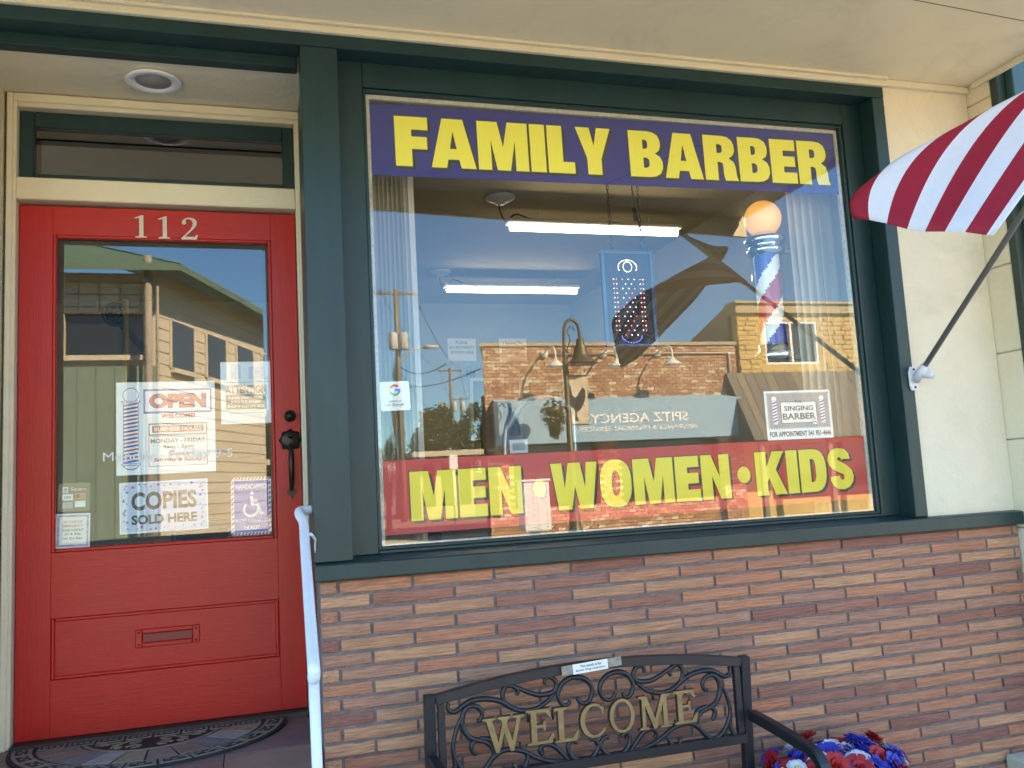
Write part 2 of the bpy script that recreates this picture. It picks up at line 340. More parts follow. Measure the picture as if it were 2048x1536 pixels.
# --- brick base: mortar bed with every brick on it
mb = MB(); mb.box(.222, XC-.002, .011, .16, 0.0, ZS0-.002)
bw = mb.build('brick_wall', mortar, shop)
PAL = [(r_*1.02+.05, g_*.76+.028, b_*.68+.025) for r_, g_, b_ in [(.46, .275, .165), (.48, .255, .150), (.42, .225, .140), (.33, .170, .120), (.40, .245, .170), (.52, .325, .190),
       (.39, .235, .165), (.27, .135, .105), (.46, .235, .140), (.42, .255, .165), (.34, .185, .135), (.54, .345, .205), (.31, .165, .125), (.49, .265, .155), (.44, .25, .16), (.47, .29, .175)]]
bmat = mat('roman_brick', (.3, .2, .1), .88, .40, 14, (.7, 6, 11), 1.0, None, palette=PAL, spec=.25)
bricks = []
for k in range(4):
    L, H, D = .2945, .0388, .045
    vs = []; nx = 7
    for i in range(nx):
        x = -L/2+L*i/(nx-1)
        jz = lambda: random.uniform(-.0011, .0011)
        e = .0022 if i in (0, nx-1) else 0
        ridge = random.uniform(-.0012, .0022)
        vs += [(x, D/2, -H/2), (x, -D/2+.004+e, -H/2+jz()), (x, -D/2+e+random.uniform(0, .0025), -H/2+.0035+jz()), (x, -D/2+e+ridge, -H/2+.014+jz()),
               (x, -D/2+e+random.uniform(0, .003), H/2-.0035+jz()), (x, -D/2+.004+e, H/2+jz()), (x, D/2, H/2)]
    fs = []
    for i in range(nx-1):
        for j in range(6): fs.append((i*7+j, i*7+7+j, i*7+8+j, i*7+1+j)[::-1] if False else (i*7+j, (i+1)*7+j, (i+1)*7+j+1, i*7+j+1))
    fs += [list(range(6, -1, -1)), [(nx-1)*7+j for j in range(7)]]
    me = bpy.data.meshes.new('brick'); me.from_pydata(vs, [], fs); me.materials.append(bmat); me.update(); bricks.append(me)
def lay(x0, x1, z, y=0.0):
    o = bpy.data.objects.new('brick', random.choice(bricks)); link(o, bw)
    o.matrix_parent_inverse = Matrix.Translation(-WL[shop]) if False else Matrix()
    o.location = ((x0+x1)/2, y+.0225+random.uniform(-.0015, .0015), z)
    o.scale = ((x1-x0)/.2945*random.choice((1, -1)) if False else (x1-x0)/.2945, 1, random.uniform(.96, 1.03))
    o.rotation_euler = (0, random.uniform(-.002, .002), 0)
ROW = .0503
z = 1.52-.355+.0052+.0205
r = 0
while z > .03:
    if r % 2 == 0: xs = [.219, .286, .552]
    else: xs = [.219, .40]
    first = .552 if r % 2 == 0 else .40
    x = first
    while x < XC-.01: x += .3047; xs.append(min(x, XC-.001))
    for a, b in zip(xs[:-1], xs[1:]):
        if b-a > .02: lay(a+.006, b-.006, z)
    z -= ROW; r += 1
# --- sill, post, header, casing
b = MB()
b.add([(.206, -.035, ZS0), (XC, -.035, ZS0), (XC, -.035, ZS1), (.206, -.035, ZS1), (.206, .099, ZS0), (XC, .099, ZS0), (XC, .099, ZS1+.014), (.206, .099, ZS1+.014)],
      [(0, 1, 2, 3), (5, 4, 7, 6), (3, 2, 6, 7), (0, 4, 5, 1), (4, 0, 3, 7), (1, 5, 6, 2)])
b.build('sill', teal, shop, bevel=.004)
b = MB(); b.box(.206, .343, 0, .1, ZS1+.006, ZH-.001); b.build('post', teal, shop, bevel=.003)
b = MB(); b.box(-1.6, 2.841, -.002, .098, ZH, 3.2545)
hd = b.build('header', teal, shop, bevel=.003)
b = MB(); b.box(-1.6, .2, .1, .16, 3.163, 3.26); b.build('lintel', teal, shop, bevel=.003)
b = MB(); b.box(2.776, 2.841, 0, .0985, ZS1+.006, ZH-.001); b.build('casing', teal, shop, bevel=.003)
# --- window sash
gx0, gx1, gz0, gz1 = .4695, 2.6605, 1.3205, 3.0835
b = MB(); frame(b, .30, 2.80, 1.289, 3.26, gx0-.022, gx1+.022, gz0-.018, gz1+.022, .1, .165)
sash = b.build('window_frame', teal, shop, bevel=.003)
b = MB(); frame(b, gx0-.0215, gx1+.0215, gz0-.0175, gz1+.0215, gx0-.008, gx1+.008, gz0-.006, gz1+.008, .1105, .1645)
b.build('glazing_bead', teal, sash, bevel=.0025)
b = MB(); frame(b, gx0-.0075, gx1+.0075, gz0-.0055, gz1+.0075, gx0+.008, gx1-.008, gz0+.001, gz1-.009, .1335, .15)
b.build('putty_line', mat('old_putty', (.50, .46, .38), .9, .3, 60), sash)
b = MB(); b.add([(gx0-.006, YG, gz0-.004), (gx1+.006, YG, gz0-.004), (gx1+.006, YG, gz1+.006), (gx0-.006, YG, gz1+.006)], [(0, 1, 2, 3)], 0)
b.add([(gx0-.006, YG+.006, gz0-.004), (gx1+.006, YG+.006, gz0-.004), (gx1+.006, YG+.006, gz1+.006), (gx0-.006, YG+.006, gz1+.006)], [(3, 2, 1, 0)], 1)
b.build('window_pane', [PANE, CLEAR], sash)
# --- stucco pier and the trim under the soffit
b = MB(); b.box(2.842, XC, .014, .16, ZS1+.001, ZT-.001); b.build('stucco_pier', creamw, shop)
b = MB(); b.box(-1.6, 2.846, -.018, .09, 3.2548, ZT-.0005); b.box(2.8465, XC-.001, -.012, .09, 3.262, ZT-.0005); b.build('soffit_trim', cream, shop, bevel=.003)
b = MB(); b.box(-1.6, 2.846, -.040, -.0185, 3.279, ZT-.0005); b.box(XC-.022, XC-.001, -1.72, -.0405, 3.268, ZT-.0005); b.build('soffit_bead', cream, shop, bevel=.003)
# --- canopy over the pavement (its street edge runs at a slight angle)
cd = lambda x: -(1.51+.109*(x-.71))
b = MB(); xl = -4.5; zt = 3.62
b.add([(xl, 0.09, ZT), (XC, .09, ZT), (XC, cd(XC)+.03, ZT), (xl, cd(xl)+.03, ZT), (xl, .09, zt), (XC, .09, zt), (XC, cd(XC)+.03, zt), (xl, cd(xl)+.03, zt)],
      [(3, 2, 1, 0)[::-1], (4, 5, 6, 7), (0, 1, 5, 4), (1, 2, 6, 5), (2, 3, 7, 6), (3, 0, 4, 7)])
canopy = b.build('canopy', soff, shop)
b = MB(); b.hexa((xl, cd(xl), 3.15), (XC+.02, cd(XC), 3.15), (XC+.02, cd(XC), 3.68), (xl, cd(xl), 3.68), (0, .028, 0)); b.build('fascia', cream, canopy)
b = MB()
for (x0, y0, x1, y1) in ((1.95, -1.60, 2.35, -.62), (2.35, -.62, 3.32, -.55)):
    b.hexa((x0, y0, ZT-.0015), (x1, y1, ZT-.0015), (x1+.004, y1-.003, ZT-.0015), (x0+.004, y0-.003, ZT-.0015), (0, 0, .003))
b.build('soffit_crack', mat('crack_dark', (.12, .10, .07), .9), canopy)
# --- unseen roof and parapet above and behind, height set for their shadow
b = MB(); b.box(-4.5, XC, .165, .4, 3.50, 4.25); b.box(-4.5, XC, .4, 8.4, 3.95, 4.1); b.box(-4.5, XC, 8.1, 8.4, 0, 3.95); b.box(-4.5, -4.2, .4, 8.1, 0, 3.95)
b.build('unseen_upper_wall', creamw, shop)
b = MB(); b.box(-4.5, -.905, 0.0, .6, 0, 3.20); b.build('side_wall', creamw, shop)
# --- entrance recess
YF = .516
b = MB(); b.box(-.905, .34, .1605, .70, 3.17, 3.25); b.build('recess_ceiling', mat('recess_plaster', (.80, .71, .53), .7, .06, 6, bump=.35, bscale=30, stain=.12), shop)
b = MB(); b.box(.222, .34, .1605, .70, .3, 3.168); b.build('recess_wall', teal, shop)
LZ = .655
b = MB(); b.box(-.93, .2055, -.26, .75, 0, LZ-.012); b.box(-.93, .2055, -.54, -.2605, 0, .435); b.box(-.93, .2055, -.82, -.5405, 0, .215)
landing = b.build('landing', conc, shop, bevel=.006)
tmats = mat('slate_tile', (.2, .13, .11), .5, .35, 5, bump=.2, palette=[(.20, .135, .115), (.17, .125, .12), (.22, .15, .12), (.18, .115, .10)])
tw = .30
for i in range(5):
    for j in range(4):
        x0 = -.93+.03+(i-.35)*tw; y0 = .56-(j+1)*tw+.12
        xa, xb, ya, yb = max(x0, -.905)+.002, min(x0+tw, .2035)-.002, max(y0, -.256)+.002, min(y0+tw, .512)-.002
        if xb-xa > .02 and yb-ya > .02:
            t = MB(); t.box(0, xb-xa, 0, yb-ya, -.012, 0); o = t.build('floor_tile', tmats, landing); o.location = (xa, ya, LZ); o.matrix_parent_inverse = Matrix()
# --- downlight in the recess ceiling
c = at(307, 158, 3.34); c.z = 3.17
yy = 3.18*0+((3.17-1.52)/(ray(307, 158).z))-3.18; c = at(307, 158, yy+3.18)
b = MB(); b.lathe([(.05, 0.0), (.078, 0.0), (.098, -.006), (.104, -.012), (.1, -.016), (.074, -.017), (.068, -.009), (.06, -.006), (.0005, -.006)][::-1], c.x, c.y, 3.1695, 36)
dl = b.build('downlight', white, shop)
b = MB(); b.lathe([(.0005, 0), (.066, 0), (.066, .003), (.0005, .003)], c.x, c.y, 3.1595, 32); b.build('lamp_lens', mat('frosted_lens', (.33, .30, .29), .45), dl)
# --- door frame, transom
fx0, fx1 = at(15, 186, 3.696).x, at(600, 226, 3.696).x+.02
_, _, tb0, tb1 = bx((24, 352), (595, 377.6), (593, 408), (24, 391), 3.696)
sx0, sx1, sz0, sz1 = bx((39, 225), (586, 261), (589.5, 376), (37.6, 350), 3.735)
dx0, dx1, dz0, dz1 = -.857, .2, .671, 2.722
b = MB()
b.box(fx0, dx0-.004, YF, .66, LZ, 3.169); b.box(dx1+.004, fx1+.02, YF, .66, LZ, 3.169)
b.box(dx0-.004, dx1+.004, YF, .66, sz1+.012, 3.169); b.box(dx0-.004, dx1+.004, YF, .66, dz1+.012, tb1)
b.box(fx0+.0, fx0+.022, YF-.012, YF-.0005, LZ, 3.165); b.box(fx0+.0225, fx1, YF-.012, YF-.0005, 3.13, 3.165)
dframe = b.build('door_frame', cream, shop, bevel=.004)
b = MB(); tg = bx((69, 256), (564, 286), (565.6, 372.5), (70, 347), 3.745)
frame(b, dx0-.002, dx1+.002, tb1+.002, sz1+.010, tg[0], tg[1], tg[2], tg[3], .555, .6)
tr = b.build('transom', teal, shop, bevel=.004)
b = MB(); b.box(tg[0]-.004, tg[1]+.004, .575, .579, tg[2]-.004, tg[3]+.004); b.build('transom_glass', glass_mat('transom_glass', 2.4, (.30, .28, .22)), tr)
b = MB(); b.box(dx0-.003, dx1+.003, .50, .66, LZ-.011, LZ+.013); b.build('threshold', mat('worn_aluminium', (.06, .055, .05), .5, .3, 20, metal=.5), shop)
# --- the red door
ox0, ox1, oz0, oz1 = bx((105, 464), (545, 486), (551.6, 1076.6), (103, 1106), 3.74)
px0, px1, pz0, pz1 = bx((91, 1239), (558, 1198), (558, 1312), (94, 1364), 3.74)
YO = .56
b = MB()
b.box(dx0, ox0, YO, YO+.045, dz0, dz1, 1); b.box(ox1, dx1, YO, YO+.045, dz0, dz1, 1)
b.box(ox0, ox1, YO, YO+.045, oz1, dz1); b.box(ox0, ox1, YO, YO+.045, pz1, oz0); b.box(ox0, ox1, YO, YO+.045, dz0, pz0)
if px0 > ox0: b.box(ox0, px0, YO, YO+.045, pz0, pz1)
if px1 < ox1: b.box(px1, ox1, YO, YO+.045, pz0, pz1)
door = b.build('door', [red, redv], shop, bevel=.002)
qx0, qx1 = max(px0, ox0), min(px1, ox1)
b = MB(); b.box(qx0, qx1, YO+.011, YO+.04, pz0, pz1); b.build('door_panel', red, door)
b = MB(); frame(b, qx0, qx1, pz0, pz1, qx0+.014, qx1-.014, pz0+.014, pz1-.014, YO+.003, YO+.0105)
frame(b, ox0, ox1, oz0, oz1, ox0+.014, ox1-.014, oz0+.014, oz1-.014, YO-.003, YO+.016); b.build('moulding', red, door, bevel=.004)
# bevelled glass
X0, X1, Z0, Z1 = ox0+.004, ox1-.004, oz0+.004, oz1-.004; e = .034; yb = YD+.0035
b = MB(); b.add([(X0, yb, Z0), (X1, yb, Z0), (X1, yb, Z1), (X0, yb, Z1), (X0+e, YD, Z0+e), (X1-e, YD, Z0+e), (X1-e, YD, Z1-e), (X0+e, YD, Z1-e)],
                [(4, 5, 6, 7), (0, 1, 5, 4), (1, 2, 6, 5), (2, 3, 7, 6), (3, 0, 4, 7)], 0)
b.add([(X0, YD+.007, Z0), (X1, YD+.007, Z0), (X1, YD+.007, Z1), (X0, YD+.007, Z1)], [(3, 2, 1, 0)], 1)
b.build('door_glass', [PANE, CLEAR], door)
# letter slot
s0, s1, s2, s3 = bx((269.7, 1260.7), (399, 1248), (399, 1284), (270, 1297.6), 3.74)
b = MB(); frame(b, s0, s1, s2, s3, s0+.026, s1-.026, s2+.017, s3-.017, YO+.002, YO+.0105); slot = b.build('letter_slot', red, door, bevel=.003)
b = MB(); b.box(s0+.027, s1-.027, YO+.006, YO+.0095, s2+.018, s3-.018); b.build('flap', mat('dark_red_flap', (.20, .01, .01), .4), slot, bevel=.003)
b = MB()
for sx in (s0+.013, s1-.013):
    for sz in (s2+.012, s3-.012): b.sweep([(sx, YO+.0035, sz), (sx, YO+.0012, sz)], .0042, 8)
b.build('screw', dark, slot)
# house number
for ch, px_ in (('1', 281), ('1', 328), ('2', 379)):
    w, lp = SERIF[ch]; vs, fs = fill(lp, .05); p = at(px_, 452+(px_-281)*.045, 3.73); hgt = .094
    vs = fit(vs, 0, 0, hgt); o = MB().add([(v[0]*1.15, -v[2]*.09, v[1]) for v in vs], fs).build('digit', mat('nickel_number', (.50, .44, .36), .32, .1, 30, metal=.7), door)
    o.location = (p.x, YO-.0035, p.z); o.matrix_parent_inverse = Matrix()
# lock and handle set
p = at(580, 832, 3.73)
b = MB(); b.sweep([(p.x, YO-.001, p.z), (p.x, YO-.016, p.z), (p.x, YO-.018, p.z)], .024, 20); b.sweep([(p.x, YO-.0185, p.z), (p.x, YO-.023, p.z)], .014, 16); b.box(p.x-.0015, p.x+.0015, YO-.0245, YO-.0232, p.z-.006, p.z+.006)
b.build('lock', dark, door)
p = at(581, 880, 3.73); q = at(583, 985, 3.73)
b = MB(); b.lathe([(.0005, 0), (.030, 0), (.040, .004), (.041, .008), (.034, .014), (.022, .018), (.0005, .019)], 0, 0, 0, 24)
vs = [(p.x+v[0], YO-.0005-v[2], p.z+v[1]) for v in b.v]; h = MB(); h.v = vs; h.f = b.f; h.m = b.m; h.sm = b.sm
for k in range(8):
    a = k*math.pi/4; h.sweep([(p.x+.036*math.cos(a), YO-.001, p.z+.036*math.sin(a)), (p.x+.036*math.cos(a), YO-.009, p.z+.036*math.sin(a))], .0115, 8)
h.sweep([(p.x, YO-.018, p.z+.012), (p.x, YO-.04, p.z+.016), (p.x, YO-.052, p.z+.012)], .011, 8, flat=.5)
grip = catmull([(p.x, YO-.014, p.z-.018), (p.x, YO-.045, p.z-.045), (p.x, YO-.058, p.z-.09), (p.x, YO-.052, p.z-.15), (p.x, YO-.03, p.z-.185), (p.x, YO-.004, p.z-.205)], 5)
h.sweep(grip, .0095, 10, taper=lambda t: .75+.5*math.sin(math.pi*t))
zz = p.z-.215
h.prism([(p.x, zz+.03), (p.x-.012, zz+.012), (p.x-.02, zz+.008), (p.x-.018, zz-.008), (p.x-.008, zz-.012), (p.x, zz-.032), (p.x+.008, zz-.012), (p.x+.018, zz-.008), (p.x+.02, zz+.008), (p.x+.012, zz+.012)], YO-.007, YO-.0005)
h.build('handle', dark, door)

# ================================================================== neighbour at the right corner
nb = thing('neighbour_building', (XC+2, -.06, 0), 'cream block building with green boards beside the barber shop', 'building')
b = MB()
zb = 0
while zb < 3.6:
    hgt = .40; b.box(XC+.002, XC+.5, -.12, .6, zb+.0015, min(zb+hgt-.0015, 5.2)); zb += hgt
blk = b.build('block_corner', creamw, nb, bevel=.006)
b = MB(); b.box(XC+.003, XC+5, -.165, -.1205, .25, 4.3); b.build('green_board', mat('green_board', (.022, .042, .03), .45, .2, 5), nb, bevel=.004)
b = MB(); b.box(XC+.05, XC+.36, -.21, -.1655, .5, 4.3); b.build('teal_panel', mat('teal_panel', (.03, .085, .085), .4, .15, 6), nb, bevel=.004)
b = MB(); b.box(XC+.5005, XC+5, -.12, 7.9, .0, 4.4); b.build('wall', creamw, nb)
b = MB(); b.box(3.10, XC+5, -.24, -.001, 0, .245); b.build('concrete_plinth', conc, nb, bevel=.012)
# ================================================================== inside the shop
iw = mat('interior_wall', (.33, .31, .265), .8, .04, 3); ic = mat('interior_ceiling', (.42, .36, .24), .85, .06, 3, bump=.2, bscale=30)
RX0, RX1, RY0, RY1, RZ0, RZ1 = -2.2, 3.28, .17, 5.35, .65, 3.385
b = MB(); b.box(RX0, RX1, RY1, RY1+.1, RZ0, RZ1); struct(b.build('room_back_wall', iw))
b = MB(); b.box(RX0-.1, RX0, .60, RY1, RZ0, RZ1); struct(b.build('room_left_wall', iw))
b = MB(); b.box(RX1, RX1+.05, RY0, RY1, RZ0, RZ1); struct(b.build('room_right_wall', iw))
b = MB(); b.box(RX0, RX1, .166, RY1, RZ1, RZ1+.1); struct(b.build('room_ceiling', ic))
b = MB(); b.box(RX0, RX1, .70, RY1, RZ0-.1, RZ0); b.box(.35, RX1, RY0, .6995, RZ0-.1, RZ0); struct(b.build('room_floor', mat('room_lino', (.12, .09, .065), .35, .2, 4)))
b = MB(); b.box(.3405, .3995, .1655, .6995, RZ0, RZ1); b.box(.40, RX1, .1655, .20, RZ0, 1.29); struct(b.build('room_window_wall', iw))
b = MB(); b.box(RX0, -.91, .62, .70, RZ0, RZ1); b.box(-.9095, .3395, .71, .75, 3.15, RZ1); struct(b.build('room_door_wall', iw))

tubem = mat('lit_tube', (1, .97, .90), .4, emit=2.2)
for k, (Y, lab) in enumerate(((5.27, 'lit white tube light under the ceiling nearest the shop window'), (7.23, 'lit white tube light farther back in the barber shop'))):
    pL = at(*((1020, 455), (893, 578))[k], Y); pR = at(*((1352, 465), (1152, 583))[k], Y); zc = (pL.z+pR.z)/2; y = pL.y
    t = thing('tube_light', ((pL.x+pR.x)/2, y, zc), lab, 'light', 'tube lights hung from the shop ceiling')
    b = MB(); b.prism([(pL.x-.03, zc+.02), (pR.x+.03, zc+.02), (pR.x+.03, zc+.05), (pL.x-.03, zc+.05)], y-.05, y+.05); b.build('housing', white, t, bevel=.008)
    b = MB(); b.sweep([(pL.x, y-.01, zc+.006), (pR.x, y-.01, zc+.006)], .034, 14, flat=.8); b.build('tube', tubem, t)
    c = at(*((1000, 398), (880, 538))[k], Y); cz = RZ1
    b = MB(); b.lathe([(.0005, -.05), (.03, -.05), (.034, -.032), (.07, -.026), (.095, -.012), (.10, 0), (.0005, 0)], c.x, y, cz-.001, 24); b.build('ceiling_rose', white, t)
    b = MB(); b.sweep(catmull([(c.x-.01, y, cz-.05), (c.x, y, cz-.11), (c.x+.03, y-.01, cz-.165), (c.x+.10, y-.01, zc+.085), (c.x+.2, y, zc+.06), (pL.x+.22, y, zc+.052)], 6), .006, 6); b.build('power_cord', ink, t)
    b = MB()
    for x in (pL.x+.2, pR.x-.2): b.sweep([(x, y, zc+.05), (x, y, cz)], .0025, 5)
    b.build('hanger', chrome, t)

# LED barber-pole sign on chains
Y = 3.66; l0, l1, l2, l3 = bx((1202, 500), (1301, 507), (1316, 690), (1214, 695), Y); y = Y-3.18
t = thing('led_sign', ((l0+l1)/2, y, l2), 'black LED window sign with barber pole dots hanging on two chains', 'sign')
b = MB(); b.box(l0, l1, y, y+.025, l2, l3); b.build('panel', mat('sign_black', (.008, .008, .01), .3), t, bevel=.004)
b = MB(); frame(b, l0-.004, l1+.004, l2-.004, l3+.004, l0+.012, l1-.012, l2+.012, l3-.012, y-.006, y-.0005); b.build('sign_frame', mat('clear_acrylic_edge', (.07, .10, .16), .15), t, bevel=.002)
leds = {'w': MB(), 'r': MB(), 'b': MB()}
cx = (l0+l1)/2
def led(x, z, c): leds[c].lathe([(.0005, 0), (.0015, .0005), (.0015, .002), (.0005, .003)], x, y-.003, z, 6)
for k in range(14): led(cx+.022*math.cos(k*.449), l3-.075+.024*math.sin(k*.449), 'w')
for k in range(18): led(cx+.047*math.cos(rad(-20+220*k/17)), l3-.078+.036*math.sin(rad(-20+220*k/17)), 'w')
for i in range(13):
    for j in range(11):
        x = cx-.075+.15*j/10; z = l3-.135-.022*i
        if abs(j-5) <= 2 and (i+j) % 2: led(x, z, 'w' if (i+j) % 3 else 'r')
        elif j in (0, 1, 9, 10) and i < 12: led(x, z, 'r' if (i+j) % 2 else 'w')
for k in range(12): led(cx+.05*math.cos(rad(180+180*k/11)), l2+.045+.03*math.sin(rad(180+180*k/11)), 'b')
for c, m in (('w', mat('led_white', (.8, .9, 1), emit=1.4)), ('r', mat('led_red', (1, .12, .08), emit=1.4)), ('b', mat('led_blue', (.1, .15, 1), emit=1.4))): leds[c].build('led', m, t)
for x in (l0+.06, l1-.04):
    b = MB(); z = l3; k = 0
    while z < RZ1:
        b.sweep([(x-.005*(k % 2 == 0), y+.012-.005*(k % 2), z), (x+.005*(k % 2 == 0), y+.012+.005*(k % 2), z), (x+.005*(k % 2 == 0), y+.012+.005*(k % 2), z+.02), (x-.005*(k % 2 == 0), y+.012-.005*(k % 2), z+.02)], .0017, 5, closed=True); z += .019; k += 1
    b.build('chain', ink, t)
b = MB(); b.sweep([(l1-.01, y+.015, l3), (l1-.06, y+.02, l3+.22), (l1-.085, y+.02, RZ1)], .0035, 6); b.sweep([(l1-.063, y+.02, l3+.22), (l1-.055, y+.02, l3+.16)], .011, 8); b.build('power_cord', ink, t)

# barber pole
Y = 3.55; c = at(1520, 438, Y); bt = at(1556, 728, Y); cx, cy = (c.x+bt.x)/2, Y-3.18
t = thing('barber_pole', (cx, cy, bt.z), 'lit barber pole with round amber globe and chrome collars inside window', 'barber pole')
b = MB(); R = .088; b.lathe([(R*math.sin(math.pi*k/16)+.0004, -R*math.cos(math.pi*k/16)) for k in range(17)], cx, cy, c.z, 28); b.build('globe', mat('globe_lit', (1, .50, .16), .25, emit=.085), t)
zt_ = c.z-R+.012
b = MB(); b.lathe([(.0005, -.11), (.078, -.11), (.080, -.10), (.088, -.095), (.090, -.08), (.080, -.072), (.078, -.055), (.094, -.05), (.098, -.035), (.094, -.02), (.075, -.014), (.06, 0), (.0005, 0)], cx, cy, zt_, 32); b.build('collar', chrome, t)
zb_ = bt.z
b = MB(); b.lathe([(.0005, 0), (.05, 0), (.062, .012), (.09, .02), (.096, .04), (.088, .055), (.08, .062), (.08, .09), (.0005, .09)], cx, cy, zb_, 32); b.build('collar', chrome, t)
b = MB(); n = 36; rows = 48; z0c, z1c = zb_+.085, zt_-.105
for i in range(rows):
    for k in range(n):
        a0, a1 = 2*math.pi*k/n, 2*math.pi*(k+1)/n; q0 = z0c+(z1c-z0c)*i/rows; q1 = z0c+(z1c-z0c)*(i+1)/rows
        ph = ((k/n)*1.0-(i/rows)*.95+.15) % 1.0
        mi = 0 if ph < .2 else 1 if ph < .5 else 0 if ph < .7 else 2
        b.add([(cx+.06*math.cos(a0), cy+.06*math.sin(a0), q0), (cx+.06*math.cos(a1), cy+.06*math.sin(a1), q0), (cx+.06*math.cos(a1), cy+.06*math.sin(a1), q1), (cx+.06*math.cos(a0), cy+.06*math.sin(a0), q1)], [(0, 1, 2, 3)], mi)
b.build('striped_cylinder', [mat('pole_white', (.8, .8, .82), .3, emit=.03), mat('pole_red', (.5, .03, .05), .3, emit=.02), mat('pole_blue', (.02, .05, .42), .3, emit=.02)], t)
b = MB(); b.lathe([(.076, z0c), (.076, z1c)], cx, cy, 0, 36); b.f = b.f[:-2]; b.m = b.m[:-2]; b.sm = b.sm[:-2]; b.build('glass_cylinder', glass_mat('clear_tube', 1.35), t)
b = MB(); b.sweep([(cx+.05, cy+.06, z1c+.05), (RX1-.001, cy+.25, z1c+.05)], .014, 8); b.sweep([(cx+.05, cy+.06, z0c-.04), (RX1-.001, cy+.25, z0c-.04)], .014, 8); b.build('wall_bracket', chrome, t)

# vertical blinds drawn to both sides
vin = mat('blind_vinyl', (.74, .70, .62), .6, .08, 30, (1, 1, .05), bump=.1, trans=.25)
for nm, xa, xb, n, ang, lab in (('l', .478, .655, 11, 66, 'narrow stack of cream vertical blinds at the door side of the window'), ('r', 2.475, 2.72, 7, 30, 'open fan of cream vertical blinds behind the barber pole')):
    t = thing('vertical_blind', ((xa+xb)/2, .26, 1.3), lab, 'blind')
    b = MB(); b.box(xa-.03, xb+.03, .22, .27, 3.19, 3.23); b.build('head_rail', white, t)
    for k in range(n):
        x = xa+(xb-xa)*k/(n-1); a = rad(ang+random.uniform(-4, 4)); w = .045; dx, dy = w*math.cos(a), w*math.sin(a); y = .265
        s_ = MB(); vs = []
        for q in range(5):
            u = q/2-1; bow = .006*(1-u*u); vs += [(x+dx*u-bow*math.sin(a), y+dy*u+bow*math.cos(a), 1.285+random.uniform(0, .004)), (x+dx*u-bow*math.sin(a), y+dy*u+bow*math.cos(a), 3.189)]
        s_.add(vs, [(2*q, 2*q+2, 2*q+3, 2*q+1) for q in range(4)], 0, True); s_.build('slat', vin, t)

# back-wall notices and picture
def notice(label, tl, tr, br, bl, lines, m=paper, cat='notice'):
    o, w, h = sheet('notice', label, cat, tl, tr, br, bl, RY1-.004, m)
    for (s_, cz, hh, ww) in lines: txt(o, s_, 0, cz*h, hh*h, ink, ww*w, bold=.01)
    return o
notice('white notice asking for no profanity on back wall', (895, 677), (951, 677), (953, 722), (896, 722), [('PLEASE', .32, .13, .42), ('NO PROFANITY', .10, .13, .9), ('SPOKEN HERE', -.12, .13, .8)])
notice('white notice starting I Reserve The on back wall', (998, 677), (1053, 677), (1054, 722), (999, 722), [('I Reserve The', .30, .13, .7), ('RIGHT TO REFUSE', .06, .1, .8), ('SERVICE', -.18, .1, .4)])
o, w, h = sheet('picture', 'small blue toned group picture on back wall', 'picture', (925, 722), (953, 722), (957, 760), (930, 757), RY1-.004, mat('photo_blue', (.20, .26, .36), .4, .3, 40))
for k in range(3): shape(o, [ell((k-1)*w*.24, -h*.2, w*.13, h*.22, 12)], ink); shape(o, [ell((k-1)*w*.24, h*.1, w*.08, h*.1, 12)], mat('skin_print', (.3, .2, .17), .6))
o, w, h = sheet('wall_mirror', 'large pale framed mirror on back wall above the counter', 'mirror', (938, 757), (1045, 755), (1048, 880), (944, 880), RY1-.02, mat('mirror_frame', (.62, .60, .56), .5), .018)
rectp(o, -w*.44, w*.44, -h*.45, h*.45, mat('silvered', (.72, .74, .74), .04, metal=1.0), y=-.001, name='mirror_glass')

# counter under the back wall, with things on it
b = MB(); b.box(.2, 3.2, 4.72, 5.33, .66, 1.5, 0); b.box(.15, 3.25, 4.68, 5.335, 1.5, 1.54, 1)
tag(b.build('counter', [mat('cabinet_wood', (.30, .20, .11), .5, .2, 6, (1, 1, .2)), mat('counter_top', (.40, .36, .28), .3, .1, 20)]), 'wooden counter with pale top along the back wall', 'counter')
# display ledge inside the window
b = MB(); b.box(.75, 2.2, .62, 1.02, 1.33, 1.36, 0); b.box(.8, .85, .65, .99, .66, 1.33, 0); b.box(2.1, 2.15, .65, .99, .66, 1.33, 0); b.box(.85, 2.1, .65, .68, 1.2, 1.329, 0)
tag(b.build('side_table', mat('table_wood', (.34, .24, .14), .45, .2, 6, (.2, 1, 1))), 'long narrow wooden table just inside the shop window', 'table')
def on_table(px, Y): p = at(px, 900, Y); return p.x, p.y, 1.361
x, y, z = on_table(1262, 4.0)
t = thing('bottle', (x, y, z), 'squat clear bottle with black cap behind the red banner', 'bottle')
b = MB(); b.lathe([(.0005, 0), (.06, 0), (.065, .02), (.065, .17), (.05, .215), (.03, .235), (.03, .25), (.0005, .25)], x, y, z, 20); b.build('body', mat('bottle_glass', (.55, .55, .48), .1, spec=.8), t)
b = MB(); b.lathe([(.0005, .25), (.036, .25), (.036, .30), (.0005, .30)], x, y, z, 20); b.build('cap', ink, t)
b = MB(); b.lathe([(.0655, .05), (.0655, .15)], x, y, z, 20); b.build('bottle_label', paper, t)
x, y, z = on_table(1185, 4.05)
b = MB(); b.prism([(x-.17, z), (x+.15, z), (x+.18, z+.245), (x+.172, z+.25), (x-.2, z+.225), (x-.2, z+.215)], y-.1, y+.12); tag(b.build('tray', mat('black_tray', (.012, .012, .014), .35), bevel=.006), 'black tapered tray standing beside the clear bottle', 'tray')
x, y, z = on_table(1338, 4.05)
t = thing('spray_can', (x, y, z), 'slim red and black spray can behind the red banner', 'can')
b = MB(); b.lathe([(.0005, 0), (.028, 0), (.028, .23), (.02, .25), (.0005, .25)], x, y, z, 16); b.build('body', red_ink, t)
